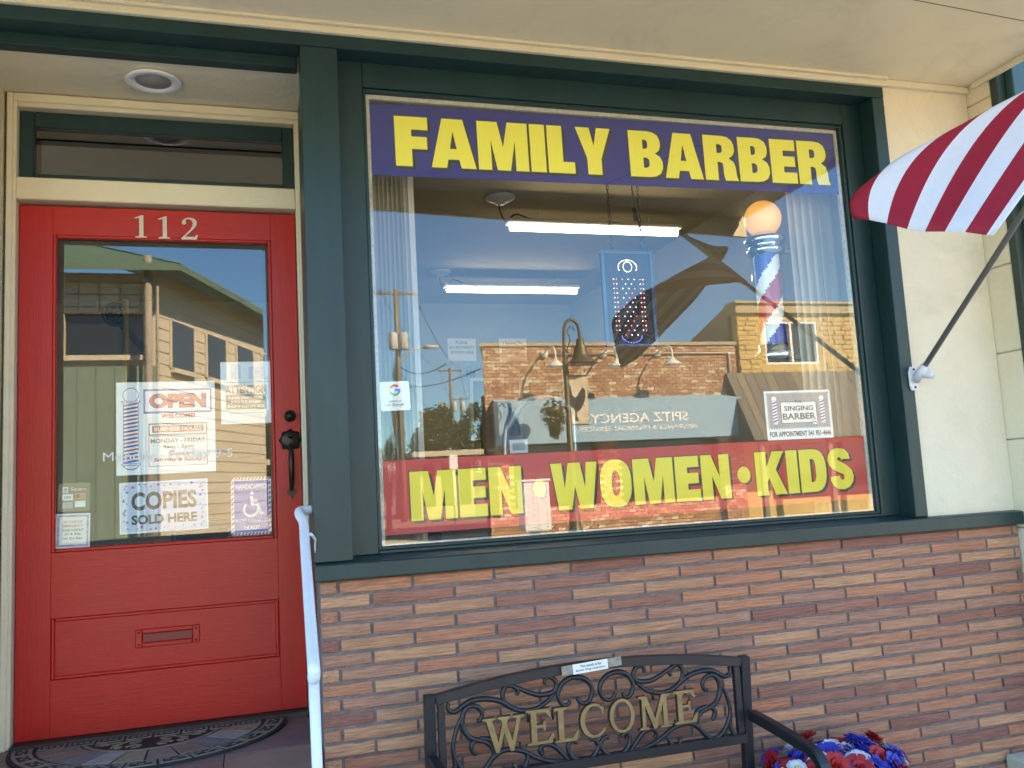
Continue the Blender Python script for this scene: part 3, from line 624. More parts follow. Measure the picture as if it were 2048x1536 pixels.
b = MB(); b.lathe([(.0005, .251), (.02, .251), (.02, .29), (.0005, .29)], x, y, z, 14); b.build('cap', ink, t)
o, w, h = sheet('leaflet', 'white leaflet standing on the window table', 'leaflet', (1019, 880), (1055, 878), (1056, 905), (1020, 907), .95, paper)
rectp(o, -w*.35, w*.35, -h*.3, h*.25, mat('grey_print', (.45, .45, .45), .6))
# tubular frame (coat rack) and white cabinet with screen
Y = 5.6; pts = [at(q[0], q[1], Y) for q in ((1006, 960), (1010, 900), (1022, 845), (1045, 808), (1080, 797), (1115, 800), (1140, 822), (1149, 860), (1150, 960))]
pts = [Vector((p.x, Y-3.18, p.z)) for p in pts]; pts[0].z = pts[-1].z = RZ0
b = MB(); b.sweep(catmull(pts, 6), .022, 10); tag(b.build('cape_rack', mat('pale_steel', (.55, .62, .70), .25, metal=.5)), 'pale arched tubular rack standing behind the window table', 'rack')
Y = 6.4; a = at(985, 800, Y); c = at(1050, 880, Y)
t = thing('wall_cabinet', ((a.x+c.x)/2, Y-3.18, RZ0), 'tall off white cabinet with a dark screen behind arched rack', 'cabinet')
b = MB(); b.box(a.x, c.x, Y-3.18, Y-2.75, RZ0, a.z); b.build('carcass', iw, t, bevel=.01)
b = MB(); b.box(a.x+.08, a.x+.2, Y-3.205, Y-3.181, c.z+.04, a.z-.06); b.build('screen', ink, t, bevel=.004)
# things seen through the door glass
t = thing('wall_fan', (-.22, 2.0, 2.55), 'black round fan mounted high on the wall inside door', 'fan')
p = at(232, 632, 6.2)
b = MB()
for k in range(4): b.sweep([(p.x+.075*f_*math.cos(2*math.pi*q/24), p.y-.03*k, p.z+.075*f_*math.sin(2*math.pi*q/24)) for q in range(24)], .006, 5, closed=True) if (f_ := (.7, 1, 1, .7)[k]) else 0
b.build('cage', ink, t)
b = MB()
for k in range(4):
    a = k*math.pi/2+.3; b.sweep([(p.x, p.y-.045, p.z), (p.x+.06*math.cos(a), p.y-.04, p.z+.06*math.sin(a))], .02, 6, flat=.12)
b.build('blade', ink, t)
b = MB(); b.sweep([(p.x, p.y, p.z), (p.x, p.y+.12, p.z), (p.x, RY1, p.z+.05)], .03, 8); b.build('motor', ink, t)
b = MB(); p = at(252, 760, 5.6); b.sweep([(p.x, p.y, RZ0), (p.x, p.y, 2.75)], .016, 8); tag(b.build('broom_pole', mat('yellow_pole', (.5, .38, .04), .5)), 'thin upright yellow pole standing inside the door', 'pole')
b = MB(); p = at(150, 1000, 5.0); b.box(-1.2, .0, p.y, p.y+.55, RZ0, 1.30, 0); b.box(-1.22, .02, p.y-.02, p.y+.57, 1.30, 1.335, 1)
tag(b.build('reception_desk', [mat('desk_wood', (.36, .22, .11), .45, .2, 6, (1, 1, .2)), mat('desk_top', (.5, .44, .34), .35)]), 'brown wooden desk with pale top inside the door', 'desk')
b = MB(); p = at(395, 1040, 4.6); b.box(p.x-.12, p.x+.16, p.y, p.y+.4, 1.0, 1.42, 0); b.box(p.x-.1, p.x+.14, p.y-.003, p.y-.0005, 1.06, 1.2, 1); b.box(p.x-.1, p.x+.14, p.y-.004, p.y-.0005, 1.25, 1.38, 1); b.box(p.x-.08, p.x+.12, p.y+.05, p.y+.35, RZ0, .999, 0)
tag(b.build('copier', [mat('copier_grey', (.16, .16, .17), .5), ink], bevel=.006), 'grey box copier on a stand inside the door', 'copier')
#@@PART4
# ================================================================== window banners and posters
def heavy_line(parent, s, x0, x1, cz, h, face, shadow, gap=.05, sd=(.012, -.012)):
    W_ = sum(HEAVY[c][0] if c != ' ' else .3 for c in s)+gap*(len(s)-1)
    k = (x1-x0)/W_; x = x0
    for c in s:
        if c == ' ': x += (.3+gap)*k; continue
        w, lp = HEAVY[c]; vs, fs = fill(lp)
        P = [(x+v[0]*k, cz-h/2+v[1]*h) for v in vs]
        put_print(parent, [(p[0]+sd[0], p[1]+sd[1]) for p in P], fs, shadow, 'letter_shadow', -.0010)
        cx_, cz_ = x+w*k/2, cz
        put_print(parent, [(cx_+(p[0]-cx_)*1.035, cz_+(p[1]-cz_)*1.035) for p in P], fs, shadow, 'letter_outline', -.0012)
        put_print(parent, P, fs, face, 'letter', -.0016)
        x += (w+gap)*k
YB = YG+.014
def banner(name, label, cat, tl, tr, br, bl, m):
    o, w, h = sheet(name, label, cat, tl, tr, br, bl, YB, m, .001)
    return o, w, h
shad = mat('banner_shadow', (.02, .018, .02), .5)
navy = mat('banner_navy', (.022, .03, .27), .42, .06, 3, bump=.06, bscale=6, trans=.25); yel = mat('banner_yellow', (.95, .80, .10), .42)
o, w, h = banner('window_banner', 'navy vinyl banner with yellow letters along the top of window', 'banner', (737, 206), (1675, 267), (1682, 389), (743, 349), navy)
heavy_line(o, 'FAMILY BARBER', -w/2+w*.045, w/2-w*.028, -.003, h*.70, yel, shad, .045)
bred = mat('banner_red', (.55, .03, .03), .42, .06, 3, bump=.06, bscale=6); yel2 = mat('banner_lime_yellow', (.84, .62, .05), .42)
o, w, h = banner('window_banner', 'red vinyl banner reading MEN WOMEN KIDS in yellow letters', 'banner', (764, 916), (1737, 877), (1747, 990), (770, 1078), bred)
def lx(px): return (at(px, 980, YB+3.18).x-o.location.x)
for s_, a, c_ in (('MEN', 820, 1044), ('WOMEN', 1103, 1462), ('KIDS', 1514, 1710)): heavy_line(o, s_, lx(a), lx(c_), 0, h*.67, yel2, shad, .05, (.011, -.010))
for a in (1079, 1490): heavy_line(o, '.', lx(a-14), lx(a+14), 0, h*.67, yel2, shad, .05, (.008, -.008))

# search-engine sticker
o, w, h = sheet('sticker', 'white rounded sticker with multicoloured round logo in window corner', 'sticker', (759, 764), (818, 762), (821, 819), (762, 823), YB, paper, corner=.008)
rG = h*.2; cG = h*.2
for a0, a1, c in ((45, 150, (.75, .06, .05)), (150, 205, (.85, .55, .02)), (205, 320, (.06, .42, .12)), (320, 372, (.05, .2, .75))):
    shape(o, [ell(0, cG, rG, rG, 14, a0, a1)+ell(0, cG, rG*.62, rG*.62, 14, a1, a0)], mat('g_%d' % a0, c, .5), name='logo')
rectp(o, 0, rG*.97, cG-rG*.19, cG+rG*.19, MATS['g_320'], y=-.0013, name='logo')
txt(o, 'follow us', 0, -h*.17, h*.075, ink, w*.4); txt(o, 'on Google', 0, -h*.31, h*.12, ink, w*.64)

# striped pole print
def pole_print(o, cx, z0, z1, wd, outline=blue_ink, fine=8):
    hd = z1-z0; r_ = wd*.5; zc0, zc1 = z0+hd*.09, z1-hd*.19
    rectp(o, cx-wd*.46, cx+wd*.46, zc0, zc1, outline, -.0010); rectp(o, cx-wd*.42, cx+wd*.42, zc0+wd*.02, zc1, paper, -.0014)
    n = fine; st = (zc1-zc0)/n
    for k in range(n):
        zz = zc0+st*k; sl = st*.55; x0, x1 = cx-wd*.42, cx+wd*.42
        lo = zz; hi = min(zz+st*.5, zc1-sl)
        if hi > lo: put_print(o, [(x0, lo), (x1, lo+sl), (x1, hi+sl), (x0, hi)], [(0, 1, 2, 3)], blue_ink if k % 2 == 0 else red_ink, 'print', -.0018)
    shape(o, [ell(cx, z1-hd*.10, r_*.95, hd*.088, 24)], outline, -.0010); shape(o, [ell(cx, z1-hd*.10, r_*.88, hd*.080, 24)], paper, -.0014)
    for zz in (zc1, zc0-hd*.02): rectp(o, cx-r_*1.1, cx+r_*1.1, zz, zz+hd*.022, outline, -.0019); rectp(o, cx-r_*1.0, cx+r_*1.0, zz+hd*.005, zz+hd*.017, paper, -.0022)
    shape(o, [ell(cx, zc0-hd*.02, r_*.95, hd*.055, 16, 180, 360)], outline, -.0010); shape(o, [ell(cx, zc0-hd*.024, r_*.8, hd*.04, 16, 180, 360)], paper, -.0014)
# appointment poster
grey = mat('poster_grey', (.30, .28, .27), .5, .25, 6)
o, w, h = sheet('poster', 'grey appointment poster with two striped poles on the window', 'poster', (1527, 783), (1658, 779), (1668, 875), (1536, 881), YB, paper)
rectp(o, -w*.47, w*.47, -h*.28, h*.46, ink, -.0009); rectp(o, -w*.455, w*.455, -h*.265, h*.445, grey, -.0012)
for k in range(24):
    for zz in (-.272, .453): rectp(o, -w*.46+w*.92*k/24, -w*.46+w*.92*k/24+w*.02, h*zz-h*.012, h*zz+h*.012, paper, -.0015)
for k in range(16):
    for xx in (-.4625, .4625): rectp(o, w*xx-w*.008, w*xx+w*.008, -h*.26+h*.7*k/16, -h*.26+h*.7*k/16+h*.022, paper, -.0015)
pole_print(o, -w*.36, -h*.2, h*.4, w*.085, fine=7); pole_print(o, w*.36, -h*.2, h*.4, w*.085, fine=7)
rectp(o, -w*.275, w*.275, -h*.17, h*.27, ink, -.0015); rectp(o, -w*.265, w*.265, -h*.16, h*.26, paper, -.0018)
olive = mat('olive_ink', (.10, .085, .02), .5)
txt(o, 'THE', 0, h*.27, h*.055, olive, w*.11, .02, -.0022); txt(o, 'SINGING', 0, h*.135, h*.105, olive, w*.44, .03, -.0022); txt(o, 'BARBER', 0, -h*.03, h*.13, olive, w*.5, .03, -.0022)
shape(o, [ell(w*.23, -h*.16, w*.05, h*.06, 20)], red_ink, -.0024); shape(o, [ell(w*.23, -h*.16, w*.042, h*.05, 20)], paper, -.0027); rectp(o, w*.195, w*.265, -h*.17, -h*.15, ink, -.003)
txt(o, 'FOR APPOINTMENT 541 951-4646', 0, -h*.385, h*.11, ink, w*.93, .03)

# ---- door glass notices
YP = YD+.011
o, w, h = sheet('poster', 'OPEN WELCOME business hours poster on door glass', 'poster', (232, 765), (429, 762), (432, 942), (233, 952), YP, paper)
pole_print(o, -w*.355, -h*.46, h*.45, w*.17, fine=16)
rectp(o, -w*.23, w*.465, h*.155, h*.42, blue_ink, -.0009); rectp(o, -w*.215, w*.45, h*.175, h*.40, paper, -.0012)
txt(o, 'OPEN', w*.118, h*.29, h*.165, blue_ink, w*.585, .07, -.0016); txt(o, 'OPEN', w*.116, h*.292, h*.155, red_ink, w*.56, .045, -.002)
txt(o, 'WELCOME!', w*.12, h*.125, h*.05, red_ink, w*.35, .04)
rectp(o, -w*.18, w*.415, -h*.085, h*.045, ink, -.0009); rectp(o, -w*.17, w*.405, -h*.075, h*.035, paper, -.0012)
for k in range(20):
    for zz in (-.078, .034): rectp(o, -w*.175+w*.58*k/20, -w*.175+w*.58*k/20+w*.014, h*zz-h*.004, h*zz+h*.006, ink, -.0014)
rectp(o, -w*.145, w*.38, -h*.055, h*.018, red_ink, -.0016); txt(o, 'BUSINESS HOURS', w*.118, -h*.018, h*.045, paper, w*.48, .03, -.002)
rectp(o, -w*.18, w*.415, -h*.42, -h*.095, ink, -.0009); rectp(o, -w*.175, w*.41, -h*.415, -h*.10, paper, -.0012)
brn = mat('brown_ink', (.16, .12, .08), .5)
txt(o, 'MONDAY - FRIDAY', w*.118, -h*.145, h*.05, brn, w*.56, .03, -.0016); txt(o, '9am - 5pm', w*.118, -h*.215, h*.05, brn, w*.31, .03, -.0016)
txt(o, 'Closed', w*.118, -h*.285, h*.045, red_ink, w*.2, .03, -.0016); txt(o, 'Saturday & Sunday', w*.118, -h*.355, h*.05, red_ink, w*.5, .03, -.0016, shear=.25)
o, w, h = sheet('notice', 'ATTENTION sick visitor notice with brown box on door glass', 'notice', (440, 724), (541, 723), (543, 845), (443, 849), YP, paper)
rectp(o, -w*.5, w*.5, h*.165, h*.17, ink, -.0009); rectp(o, -w*.3, -w*.1, h*.22, h*.45, mat('pale_blue_print', (.55, .62, .72), .6), -.0009); rectp(o, .06*w, w*.36, h*.22, h*.42, MATS['pale_blue_print'], -.0009)
txt(o, 'ATTENTION', 0, h*.05, h*.135, mat('orange_ink', (.62, .24, .10), .5), w*.82, .03)
rectp(o, -w*.4, w*.4, -h*.27, -h*.03, mat('tan_ink', (.26, .20, .10), .5), -.0009)
for k, s_ in enumerate(("PLEASE DON'T COME", 'INTO THE BARBER', 'SHOP IF YOU ARE SICK')): txt(o, s_, 0, -h*(.08+.07*k), h*.045, paper, w*(.7, .6, .74)[k], .02, -.0014)
rectp(o, -w*.34, w*.34, -h*.335, -h*.325, MATS['tan_ink'], -.0009)
o, w, h = sheet('sign', 'COPIES SOLD HERE sign with star border on door glass', 'sign', (238, 966), (415, 957), (417, 1056), (240, 1070), YP, mat('pale_blue_card', (.50, .58, .70), .5, .1, 8))
star = lambda cx, cz, r_: [(cx+(r_ if k % 2 == 0 else r_*.42)*math.sin(k*math.pi/5), cz+(r_ if k % 2 == 0 else r_*.42)*math.cos(k*math.pi/5)) for k in range(10)]
frame_b = MB(); frame(frame_b, -w/2, w/2, -h/2, h/2, -w*.485, w*.485, -h*.475, h*.475, -.001, -.0006); frame_b.build('print', paper, o, True)
for k in range(46):
    u = k/46*4; f_ = u % 1
    cx_, cz_ = ((-.44+.88*f_, .42), (.43, .42-.84*f_), (.44-.88*f_, -.42), (-.43, -.42+.84*f_))[int(u)]
    shape(o, [star((cx_+random.uniform(-.025, .025))*w, (cz_+random.uniform(-.04, .04))*h, w*random.choice((.012, .018, .024)))], random.choice((blue_ink, red_ink, mat('star_mauve', (.28, .12, .30), .5))), -.0012, 'star')
txt(o, 'COPIES', 0, h*.12, h*.36, ink, w*.74, .035, -.0016); txt(o, 'SOLD HERE', 0, -h*.24, h*.19, ink, w*.74, .04, -.0016)
o, w, h = sheet('sign', 'blue HANDICAPPED access sign with striped border on door glass', 'sign', (461, 956), (541, 952), (544, 1068), (463, 1072), YP, paper, corner=.014)
for k in range(44):
    u = k/44*4; f_ = u % 1
    cx_, cz_ = ((-.47+.94*f_, .475), (.46, .475-.95*f_), (.47-.94*f_, -.475), (-.46, -.475+.95*f_))[int(u)]
    put_print(o, [(cx_*w-.007, cz_*h-.006), (cx_*w+.001, cz_*h-.006), (cx_*w+.007, cz_*h+.006), (cx_*w-.001, cz_*h+.006)], [(0, 1, 2, 3)], mat('stripe_salmon', (.52, .14, .10), .5), 'stripe', -.0009)
blu2 = mat('sign_blue', (.01, .09, .42), .5); rectp(o, -w*.42, w*.42, -h*.44, h*.44, blu2, -.0013)
txt(o, 'HANDICAPPED', 0, h*.335, h*.085, paper, w*.76, .015, -.0017); txt(o, 'ACCESS AVAILABLE IN', 0, -h*.25, h*.06, paper, w*.8, .015, -.0017); txt(o, 'THE ALLEY', 0, -h*.37, h*.065, paper, w*.4, .015, -.0017)
shape(o, [ell(w*.02, h*.22, w*.045, h*.032, 14)], paper, -.0017, 'symbol')
shape(o, [ribbon(ell(-w*.01, -h*.06, w*.17, h*.115, 20, 130, 365), .0045)], paper, -.0017, 'symbol')
shape(o, [ribbon([(w*.01, h*.17), (w*.03, h*.02), (w*.16, h*.02), (w*.24, -h*.14), (w*.3, -h*.12)], .006)], paper, -.0020, 'symbol'); shape(o, [ribbon([(w*.02, h*.09), (w*.16, h*.09)], .0045)], paper, -.0023, 'symbol')
o, w, h = sheet('sticker', 'brown card payment sticker with four card logos on door glass', 'sticker', (116, 967), (179, 965), (180, 1021), (117, 1024), YP, mat('sticker_brown', (.12, .10, .075), .3), corner=.01)
ring = MB(); frame(ring, -w*.37, -w*.19, h*.16, h*.36, -w*.335, -w*.225, h*.2, h*.32, -.0012, -.0008); ring.box(-w*.30, -w*.26, -.0012, -.0008, h*.24, h*.28); ring.build('logo', paper, o, True)
txt(o, 'Square', w*.14, h*.27, h*.15, paper, w*.5)
for i, (cx_, cz_) in enumerate(((-.2, 0), (.2, .03), (-.2, -.28), (.2, -.25))): rectp(o, (cx_-.17)*w, (cx_+.17)*w, (cz_-.11)*h, (cz_+.11)*h, (paper, mat('card_tan', (.45, .36, .26), .5), mat('card_grey', (.36, .36, .36), .5), paper)[i], -.001)
txt(o, 'VISA', -w*.2, 0, h*.1, ink, w*.22, .02, -.0016, shear=.2)
for cx_, m in ((.14, red_ink), (.25, MATS['orange_ink'])): shape(o, [ell(cx_*w, .03*h, h*.09, h*.09, 14)], m, -.0016 if cx_ < .2 else -.002, 'logo')
o, w, h = sheet('notice', 'small emergency contact notice in lower door glass corner', 'notice', (112, 1028), (180, 1026), (180, 1094), (111, 1098), YP, paper)
bf = MB(); frame(bf, -w*.46, w*.46, -h*.46, h*.46, -w*.4, w*.4, -h*.4, h*.4, -.001, -.0006); bf.build('print', mat('lilac_print', (.42, .38, .48), .6, .6, 60), o, True)
for k, s_ in enumerate(('IN CASE OF', 'EMERGENCY', 'PLEASE CONTACT', 'JD & Billy', '541 821-7664')): txt(o, s_, 0, h*(.26-.12*k), h*.07, MATS['orange_ink'] if k < 2 else brn, w*(.55, .6, .64, .5, .55)[k], .02)
p0 = at(206, 917, YD+3.18); p1 = at(465, 905, YD+3.18)
vin_o = thing('vinyl_lettering', ((p0.x+p1.x)/2, YD-.0004, (p0.z+p1.z)/2), 'thin white Monday - Friday 9-5 lettering on door glass', 'lettering', rot=(0, -math.atan2(p1.z-p0.z, p1.x-p0.x), 0))
vw = (p1-p0).length; vm_ = mat('vinyl_white', (.75, .75, .72), .5)
txt(vin_o, 'Monday -', -vw*.27, 0, .045, vm_, vw*.46, 0, y=0.0); txt(vin_o, 'Friday', vw*.16, 0, .045, vm_, vw*.32, 0, y=0.0); txt(vin_o, '9-5', vw*.43, 0, .036, vm_, vw*.14, 0, y=0.0)

# ================================================================== handrail
t = thing('handrail', (.17, -.3, .0), 'white painted tube handrail beside the entrance steps', 'handrail')
wh = mat('rail_white', (.72, .76, .82), .3, .06, 15)
a = at(637, 1019, 3.26); ra, rb = at(607, 1046, 3.14), at(627, 1330, 2.42)
pts = [a, a.lerp(at(600, 1021, 3.25), .6), at(600, 1022, 3.24), at(599, 1030, 3.2), ra]+[ra.lerp(rb, q_/6) for q_ in range(1, 7)]+[rb+Vector((0, -.012, -.018)), rb+Vector((0, .0, -.034)), rb+Vector((0, .025, -.034))]
b = MB(); b.sweep(catmull(pts, 5), .0165, 14); b.build('rail', wh, t)
b = MB(); b.lathe([(.0005, 0), (.03, 0), (.03, .006), (.0005, .006)], 0, 0, 0, 18); vs = [(a.x+.012-v[2], a.y+v[0], a.z+v[1]) for v in b.v]; b.v = vs; b.build('wall_flange', wh, t)
q = at(627, 1345, 2.46); b = MB(); b.sweep([(q.x, q.y, q.z), (q.x+.004, q.y, q.z-.3), (q.x+.008, q.y, 0)], .0145, 12); b.build('rail_post', wh, t)
b = MB(); q1, q2 = at(621, 1068, 3.06), at(630, 1088, 3.14); b.sweep(catmull([q1, q1.lerp(q2, .6)+Vector((.006, 0, .002)), q2, q2+Vector((.0, .01, -.03))], 4), .005, 6, taper=lambda t_: 1.2-t_); b.build('bracket', wh, t)

# ================================================================== doormat
mx, my, mr = at(305, 1470, 3.55).x-.005, .478, .485
t = thing('doormat', (mx, my, LZ), 'half round doormat with stone and scroll pattern before red door', 'doormat')
rub = mat('mat_rubber', (.012, .011, .013), .8, .3, 60, bump=.3); MZ = LZ+.0005
def fan(r0, r1, a0, a1, n=6, sy=.92): return [(mx+r1*math.cos(rad(a)), my+sy*r1*math.sin(rad(a))) for a in [a0+(a1-a0)*k/n for k in range(n+1)]]+[(mx+r0*math.cos(rad(a)), my+sy*r0*math.sin(rad(a))) for a in [a1-(a1-a0)*k/n for k in range(n+1)]]
def slab(poly, z0, z1, name, m):
    n = len(poly); b = MB(); b.add([(x, y, z0) for x, y in poly]+[(x, y, z1) for x, y in poly], [list(range(n)), list(range(2*n-1, n-1, -1))]+[(i, (i+1) % n, (i+1) % n+n, i+n) for i in range(n)]); return b.build(name, m, t)
slab([(mx+mr*math.cos(rad(a)), my+.92*mr*math.sin(rad(a))) for a in range(180, 361, 6)], MZ, MZ+.008, 'base', rub)
mgrey = mat('mat_grey', (.20, .165, .13), .8, .3, 40); mtan = mat('mat_tan', (.21, .145, .09), .8, .35, 30); stones = [mat('mat_stone_%d' % k, c, .8, .3, 30) for k, c in enumerate(((.19, .15, .12), (.15, .14, .145), (.24, .19, .12), (.20, .13, .10), (.26, .245, .225)))]
for k in range(13):
    a0, a1 = 182+k*13.6, 182+k*13.6+12.4
    slab(fan(.405, .47, a0, a1), MZ+.0082, MZ+.0105, 'border_block', mgrey); slab(fan(.418, .458, a0+1.6, a1-1.6), MZ+.0106, MZ+.0112, 'border_scroll', rub)
    for q in range(3): slab(fan(.427+.012*(q % 2), .437+.012*(q % 2), a0+2.4+q*3, a0+4.6+q*3, 3), MZ+.0113, MZ+.0122, 'border_scroll', mgrey)
for k in range(8):
    x0 = mx-.385+k*.0975; slab([(x0, my-.055), (x0+.088, my-.055), (x0+.088, my-.006), (x0, my-.006)], MZ+.0082, MZ+.0105, 'border_block', mgrey)
    slab([(x0+.008, my-.048), (x0+.08, my-.048), (x0+.08, my-.013), (x0+.008, my-.013)], MZ+.0106, MZ+.0112, 'border_scroll', rub)
    for q in range(3): slab([(x0+.016+q*.02, my-.04+.008*(q % 2)), (x0+.032+q*.02, my-.036), (x0+.028+q*.02, my-.022), (x0+.018+q*.02, my-.02)], MZ+.0113, MZ+.0122, 'border_scroll', mgrey)
for k in range(10): slab(fan(.255, .392, 192+k*15.9, 192+k*15.9+14.6), MZ+.0082, MZ+.0105, 'stone', stones[(k*3) % 5])
slab(fan(.232, .246, 196, 344, 16), MZ+.0082, MZ+.011, 'ring', mgrey)
b = MB()
for sx in (-1, 1):
    for (cx_, cy_, r_) in ((.06, -.10, .03), (.12, -.105, .028), (.05, -.165, .026), (.165, -.09, .02), (.11, -.155, .018)):
        b = MB(); b.sweep([(mx+sx*(cx_+r_*(1-.012*a/10)*math.cos(rad(a))), my+cy_+r_*(1-.012*a/10)*.8*math.sin(rad(a)), MZ+.0105) for a in range(0, 330, 30)], .007, 6, flat=.35, up=(0, 0, 1)); b.build('scrollwork', mtan, t)
#@@PART5
# ================================================================== bench
YBN = 3.02; yb_ = YBN-3.18
za = lambda a, b_: at(840+a/5.689, 1300+b_/5.689, YBN)       # points of the left half
zr = lambda a, b_: at(1140+a/5.12, 1300+b_/5.12, YBN)        # points of the right half
xl_, xr_ = at(858, 1390, YBN).x, at(1487, 1315, YBN).x; xm = (xl_+xr_)/2
ztop = (at(845, 1392, YBN).z+at(1475, 1313, YBN).z)/2
bench = thing('garden_bench', (xm, yb_-.2, 0), 'black metal garden bench with scrolled back and brass WELCOME letters', 'bench')
for x in (xl_, xr_):
    b = MB(); b.sweep([(x, yb_+.06, 0), (x, yb_+.03, .40), (x, yb_, ztop)], .026, 4, square=True); b.build('back_leg', black, bench, bevel=.003)
zmid = at(1190, 1322, YBN).z-.012
def arch(x): u = (x-xm)/(xr_-xm); return ztop-.022+(zmid+.022-ztop)*(1-u*u)
b = MB(); b.sweep([(xl_+.02+(xr_-xl_-.04)*k/24, yb_, arch(xl_+.02+(xr_-xl_-.04)*k/24)) for k in range(25)], .0235, 4, square=True); b.build('top_rail', black, bench, bevel=.002)
zlow = zr(900, 1030).z
b = MB(); b.sweep([(xl_+.02, yb_, zlow), (xr_-.02, yb_, zlow)], .0235, 4, square=True); b.build('bottom_rail', black, bench, bevel=.002)
for x, s_ in ((xl_+.038, 1), (xr_-.038, -1)):
    b = MB(); b.box(x-.012, x+.012, yb_-.012, yb_+.012, zlow+.02, arch(x)-.015); b.build('side_rail', black, bench, bevel=.002)
mir = lambda p: Vector((2*xm-p.x, p.y, p.z))
LC = [[(330, 600), (312, 640), (335, 690), (390, 705), (440, 675), (500, 625), (580, 580), (700, 558), (820, 562), (930, 590), (1010, 640), (1100, 680), (1200, 690), (1320, 665), (1430, 600), (1520, 500), (1590, 415)],
      [(1090, 515), (1112, 470), (1080, 425), (1010, 400), (955, 440), (940, 520), (965, 585), (1015, 640)],
      [(1050, 405), (1130, 440), (1230, 480), (1350, 510), (1470, 495), (1540, 450), (1550, 380), (1510, 320), (1455, 310), (1418, 345), (1422, 395)],
      [(1705, 570), (1690, 610), (1640, 630), (1590, 580), (1570, 500), (1595, 420), (1650, 350), (1740, 312), (1850, 320), (1930, 380), (1960, 460), (1940, 550), (1890, 600), (1830, 600), (1785, 545)],
      [(645, 805), (690, 790), (705, 720), (670, 660), (600, 635), (530, 660), (490, 730), (480, 830), (510, 930), (570, 1000), (650, 1025), (740, 1045), (800, 1090), (835, 1160), (842, 1240)],
      [(640, 1190), (600, 1150), (585, 1090), (612, 1045), (665, 1028)],
      [(1785, 1060), (1740, 1035), (1700, 1050), (1685, 1110), (1710, 1190), (1770, 1240), (1860, 1250), (1950, 1220), (2010, 1150), (2030, 1080), (2000, 1030), (1950, 1010), (1928, 1035)],
      [(1395, 1190), (1365, 1155), (1380, 1100), (1440, 1070), (1520, 1090), (1600, 1160), (1700, 1262)]]
RC = [[(1480, 270), (1560, 380), (1620, 520), (1640, 640), (1610, 760), (1550, 860), (1470, 908), (1400, 880), (1310, 790), (1230, 752), (1140, 762), (1040, 810), (950, 890), (850, 960), (740, 1008), (640, 1030)],
      [(1640, 660), (1642, 780), (1680, 860), (1735, 872), (1742, 810)], [(1010, 830), (1005, 900), (1040, 965), (1095, 975), (1130, 935), (1128, 900)], [(1290, 760), (1285, 700), (1310, 620), (1400, 575)]]
curves = [[za(*q) for q in c] for c in LC]+[[mir(zr(*q)) for q in c] for c in RC]
for c in curves:
    for m_ in (0, 1):
        p = [mir(q) if m_ else q for q in c]; p = [Vector((q.x, yb_, q.z)) for q in p]
        b = MB(); b.sweep(catmull(p, 5), .0092, 8, flat=1.0, taper=lambda t_: .75+.3*math.sin(math.pi*t_)); b.build('scroll', black, bench)
# brass letters with dark backs
for ch, px_, py_, wd in (('W', 1007, 1467, 76), ('E', 1079, 1452, 52), ('L', 1131, 1447, 47), ('C', 1183, 1440, 48), ('O', 1242, 1430, 50), ('M', 1307, 1422, 64), ('E', 1369, 1412, 50)):
    w, lp = SERIF[ch]; vs, fs = fill(lp, .05); c = at(px_, py_, YBN); hgt = .117; ww = wd/FPX*YBN*1.12
    o = MB().add([(v[0], -v[2]*.16-.0085, v[1]) for v in fit(vs, 0, 0, hgt, ww)], fs).build('letter', brass, bench); o.location = (c.x, yb_, c.z); o.matrix_parent_inverse = Matrix.Translation(-WL[bench])
    o2 = MB().add([(v[0], -v[2]*.16+.002, v[1]) for v in fit(vs, .002, -.001, hgt*1.05, ww*1.07)], fs).build('letter_back', black, bench); o2.location = (c.x, yb_, c.z); o2.matrix_parent_inverse = Matrix.Translation(-WL[bench])
b = MB()
for px_, p0_, p1_ in ((1055, 1425, 1445), (1105, 1420, 1440), (1180, 1400, 1418), (1250, 1390, 1406), (1305, 1383, 1400), (1370, 1372, 1390), (1040, 1485, 1500), (1110, 1478, 1500), (1190, 1468, 1490), (1250, 1455, 1478), (1310, 1447, 1462), (1350, 1440, 1455)):
    p, q = at(px_, p0_, YBN), at(px_+2, p1_, YBN); b = MB(); b.sweep([(p.x, yb_+.004, p.z), (q.x, yb_+.004, q.z)], .004, 6); b.build('weld_rod', black, bench)
# seat, arms, front legs
for k in range(9):
    y = yb_-.05-k*.052; b = MB(); b.box(xl_+.02, xr_-.02, y-.021, y+.021, .415, .427); b.build('seat_slat', black, bench, bevel=.003)
for x in (xl_, xr_):
    b = MB(); b.box(x-.018, x+.018, yb_-.50, yb_-.0, .385, .413); b.build('seat_rail', black, bench, bevel=.003)
ar = [at(1487, 1432, 2.995), at(1530, 1455, 2.86), at(1590, 1482, 2.74), at(1628, 1502, 2.66), at(1650, 1525, 2.62), at(1660, 1550, 2.61), at(1664, 1600, 2.61)]
arp = [Vector((xr_+.0+(p.x-ar[0].x)*.35, p.y, p.z)) for p in ar]
for m_ in (0, 1):
    p = [mir(q) if m_ else q for q in arp]
    b = MB(); b.sweep(catmull(p, 5), .026, 4, square=True, flat=1.0, up=(1, 0, 0)); b.build('arm', black, bench, bevel=.004)
    q = p[-1]; b = MB(); b.sweep([q, (q.x, q.y, q.z-.12), (q.x, q.y+.01, 0)], .022, 4, square=True); b.build('front_leg', black, bench, bevel=.003)
